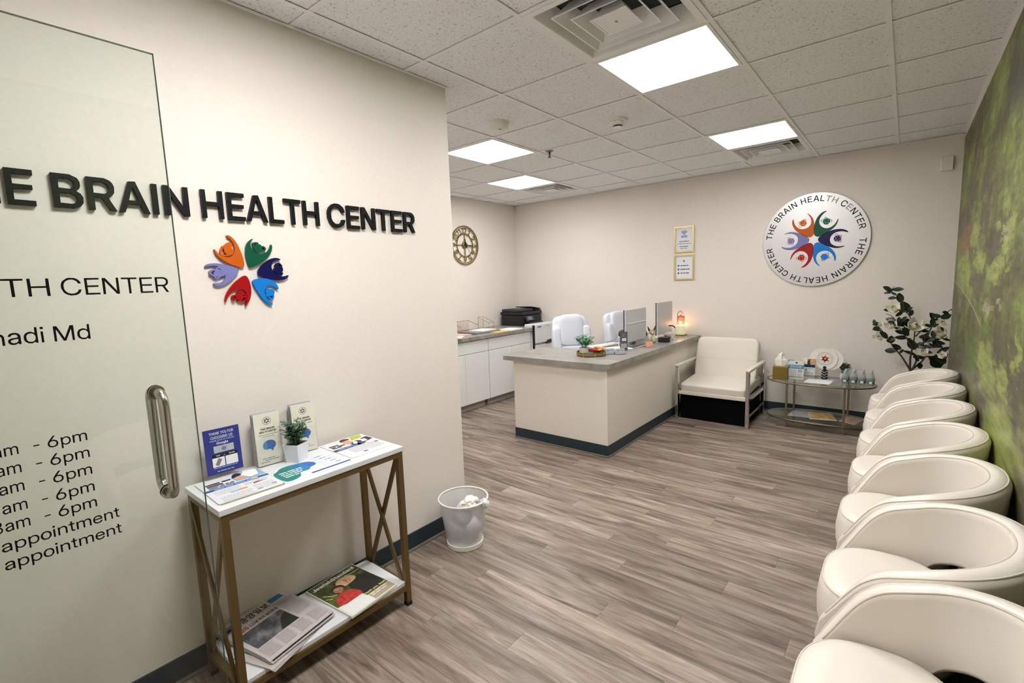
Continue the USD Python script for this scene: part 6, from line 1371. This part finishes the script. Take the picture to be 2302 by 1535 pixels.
BRANCHES = [[[0.07,5.36,0.621],[0.036,5.34,0.688],[-0.002,5.32,0.756],[-0.055,5.3,0.829],[-0.074,5.3,0.865],[-0.108,5.3,0.918],[-0.139,5.3,0.966],[-0.175,5.3,1.008],[-0.209,5.3,1.01]],[[0.068,5.36,0.633],[0.064,5.33,0.735],[0.071,5.3,0.824],[0.05,5.27,0.875],[0.014,5.27,0.939],[-0.016,5.27,0.986],[-0.047,5.27,1.057],[-0.078,5.27,1.098],[-0.119,5.27,1.119]],[[0.072,5.36,0.816],[0.081,5.36,0.902],[0.082,5.36,0.962],[0.071,5.36,1.01],[0.06,5.36,1.046],[0.034,5.36,1.105],[0.003,5.36,1.147],[-0.004,5.36,1.201],[-0.02,5.36,1.243],[-0.069,5.36,1.286],[-0.117,5.36,1.293]],[[0.079,5.36,0.628],[0.101,5.35,0.692],[0.131,5.34,0.817],[0.149,5.33,0.891],[0.169,5.33,0.939],[0.191,5.33,1.016],[0.228,5.33,1.064],[0.268,5.33,1.117],[0.3,5.33,1.152],[0.33,5.33,1.152]],[[0.083,5.36,0.634],[0.138,5.38,0.697],[0.172,5.4,0.745],[0.218,5.42,0.745],[0.257,5.42,0.772],[0.314,5.42,0.77]],[[0.145,5.36,0.815],[0.198,5.36,0.83],[0.255,5.36,0.833],[0.29,5.36,0.824]],[[0.089,5.36,0.92],[0.123,5.35,0.965],[0.158,5.34,0.988],[0.191,5.33,1.016]],[[0.196,5.36,0.943],[0.224,5.36,0.914],[0.268,5.36,0.911],[0.299,5.36,0.895]],[[-0.06,5.36,1.28],[-0.079,5.36,1.295],[-0.09,5.36,1.313],[-0.086,5.36,1.334],[-0.073,5.36,1.352]],[[0.032,5.36,0.96],[0.001,5.36,1.02],[-0.021,5.36,1.068]]]
LEAVES = [([-0.023,5.357,1.21],[-0.036,5.381,1.282],0.62),([-0.056,5.395,1.248],[-0.113,5.439,1.252],0.4),([0.008,5.383,1.142],[-0.002,5.425,1.2],1.0),([-0.053,5.226,1.282],[-0.082,5.223,1.3],0.5),([-0.075,5.428,1.188],[-0.091,5.442,1.165],0.5),([-0.087,5.418,1.136],[-0.126,5.38,1.148],0.45),([-0.005,5.323,1.137],[-0.045,5.298,1.103],0.45),([0.022,5.34,1.14],[-0.029,5.347,1.142],0.5),([-0.015,5.223,1.067],[0.02,5.195,1.094],0.6),([-0.018,5.281,1.032],[-0.03,5.323,1.077],0.5),([0.001,5.388,1.017],[0.026,5.354,1.063],0.45),([-0.164,5.395,1.025],[-0.198,5.359,1.021],0.6),([-0.157,5.356,0.991],[-0.196,5.319,0.978],0.7),([-0.192,5.22,1.027],[-0.2,5.258,1.066],0.4),([-0.097,5.266,0.916],[-0.141,5.238,0.957],0.5),([-0.073,5.436,0.848],[-0.067,5.473,0.901],0.7),([-0.105,5.284,0.883],[-0.063,5.33,0.874],0.5),([-0.035,5.339,0.785],[-0.105,5.356,0.794],0.62),([-0.06,5.265,0.845],[-0.012,5.309,0.815],0.5),([-0.01,5.372,0.767],[0.012,5.419,0.793],0.35),([0.103,5.417,0.75],[0.031,5.397,0.785],0.3),([0.09,5.299,0.813],[0.054,5.266,0.887],0.6),([0.042,5.252,0.936],[0.002,5.209,0.998],0.5),([0.049,5.286,0.974],[0.016,5.297,1.002],0.5),([0.002,5.221,0.997],[-0.049,5.239,1.0],0.4),([0.092,5.294,0.85],[0.126,5.275,0.878],0.45),([0.069,5.4,0.878],[0.035,5.398,0.895],0.5),([0.111,5.289,0.923],[0.168,5.288,0.932],0.6),([0.142,5.375,0.879],[0.16,5.331,0.944],0.4),([0.224,5.435,1.055],[0.188,5.387,1.106],0.5),([0.216,5.385,1.071],[0.18,5.419,1.112],0.25),([0.239,5.224,1.09],[0.29,5.253,1.117],0.65),([0.29,5.301,1.148],[0.34,5.308,1.159],0.35),([0.283,5.222,1.131],[0.255,5.177,1.145],0.5),([0.241,5.26,1.013],[0.271,5.305,0.978],0.3),([0.208,5.263,0.919],[0.197,5.289,0.974],0.5),([0.202,5.425,0.864],[0.284,5.469,0.869],0.42),([0.233,5.296,0.793],[0.294,5.281,0.84],0.42),([0.214,5.335,0.763],[0.264,5.363,0.673],0.85),([0.223,5.244,0.788],[0.279,5.269,0.725],0.6),([0.206,5.395,0.778],[0.171,5.431,0.783],0.5),([0.109,5.228,0.688],[0.141,5.273,0.683],0.8),([0.116,5.24,0.722],[0.101,5.224,0.753],0.6),([0.123,5.354,0.796],[0.135,5.396,0.834],0.5),([0.208,5.295,1.008],[0.191,5.337,1.033],0.5),([0.172,5.34,0.968],[0.153,5.321,0.975],0.5),([0.181,5.29,1.014],[0.218,5.257,1.035],0.4),([0.109,5.237,0.858],[0.14,5.202,0.841],0.4),([0.084,5.372,0.749],[0.109,5.421,0.725],0.4),([-0.038,5.256,1.058],[-0.021,5.21,1.092],0.4),([0.182,5.437,0.746],[0.206,5.44,0.723],0.4),([0.274,5.309,0.771],[0.306,5.283,0.788],0.3),([0.318,5.351,0.78],[0.331,5.383,0.741],0.4)]
BLOOMS = [([-0.062,5.274,1.158],0.078),([-0.078,5.269,1.014],0.069),([0.069,5.218,1.023],0.091),([-0.157,5.338,0.899],0.065),([0.138,5.215,0.798],0.065),([0.255,5.279,1.046],0.061),([0.252,5.327,0.949],0.083),([0.312,5.228,0.779],0.052),([-0.156,5.312,1.017],0.033),([0.317,5.343,0.725],0.039),([0.252,5.298,0.8],0.022)]

part(tr, 'planter', lathe([(0.0001, 0), (0.10, 0), (0.135, 0.24), (0.14, 0.25), (0.132, 0.25), (0.128, 0.22), (0.0001, 0.22)], 40, (0.08, 5.38, 0)), POTD, 40)
part(tr, 'trunk', tube(spline([(0.08, 5.38, 0.21), (0.07, 5.37, 0.4), (0.07, 5.36, 0.63)], 12), [0.016 - 0.0004 * k for k in range(12)], 10), BARK, 60)
for k, b in enumerate(BRANCHES):
    q = np.minimum(spline(b, 30), (0.31, 9, 9)); part(tr, 'branch', tube(q, np.linspace(0.0078 if k < 5 and k != 2 else 0.005, 0.002, 30), 7), BARK, 60)
for k, (b, e, w) in enumerate(LEAVES):
    b, e = np.minimum(b, (0.29, 9, 9)), np.minimum(e, (0.30, 9, 9)); d = e - b; L = np.linalg.norm(d); r = random.Random(k)
    up = np.array((r.uniform(-0.4, 0.4), -1.0, r.uniform(0.0, 0.7)))
    part(tr, 'leaf', leaf_mesh(b, d, up, L * 1.2, L * w * 1.2, r.uniform(-0.1, 0.25), 6), LEAFD, 60)
for k in range(46):
    r = random.Random(900 + k); b = np.minimum(spline(BRANCHES[k % len(BRANCHES)], 30)[r.randint(8, 22)], (0.29, 9, 9)); q = r.uniform(0, 2 * PI)
    d = np.array((math.cos(q), 0.5 * math.sin(q) - 0.3, r.uniform(-0.3, 0.8))); L = r.uniform(0.055, 0.09); d /= np.linalg.norm(d)
    if b[0] + d[0] * L > 0.315: d[0] = -abs(d[0])
    part(tr, 'leaf', leaf_mesh(b, d, (r.uniform(-0.5, 0.5), -0.8, 0.6), L, L * r.uniform(0.4, 0.6), 0.15, 6), LEAFD, 60)
for k, (c, R) in enumerate(BLOOMS):
    r = random.Random(60 + k); ax = np.array((r.uniform(-0.6, 0.4), -0.7, r.uniform(0.2, 0.8))); ax /= np.linalg.norm(ax); _, a, b_ = frame_(ax); c = np.minimum(c, (0.27, 9, 9))
    fl_ = None
    for ring_, (n_, open_, sc) in enumerate(((5, 0.95, 1.0), (4, 0.5, 0.8))):
        for i in range(n_):
            q = i / n_ * 2 * PI + ring_ * 0.6; out = a * math.cos(q) + b_ * math.sin(q)
            m = leaf_mesh(c - ax * 0.3 * R, out * open_ + ax * (1.1 - open_ * 0.6), ax - out * 0.3, R * 1.05 * sc, R * 0.7 * sc, -0.45, 5)
            if fl_ is None: fl_ = part(tr, 'blossom', cat_([m, moved(trimesh.creation.icosphere(1, R * 0.2), tuple(c - ax * 0.1 * R))]), PETAL, 60)
            else: part(fl_, 'petal', m, PETAL, 60)
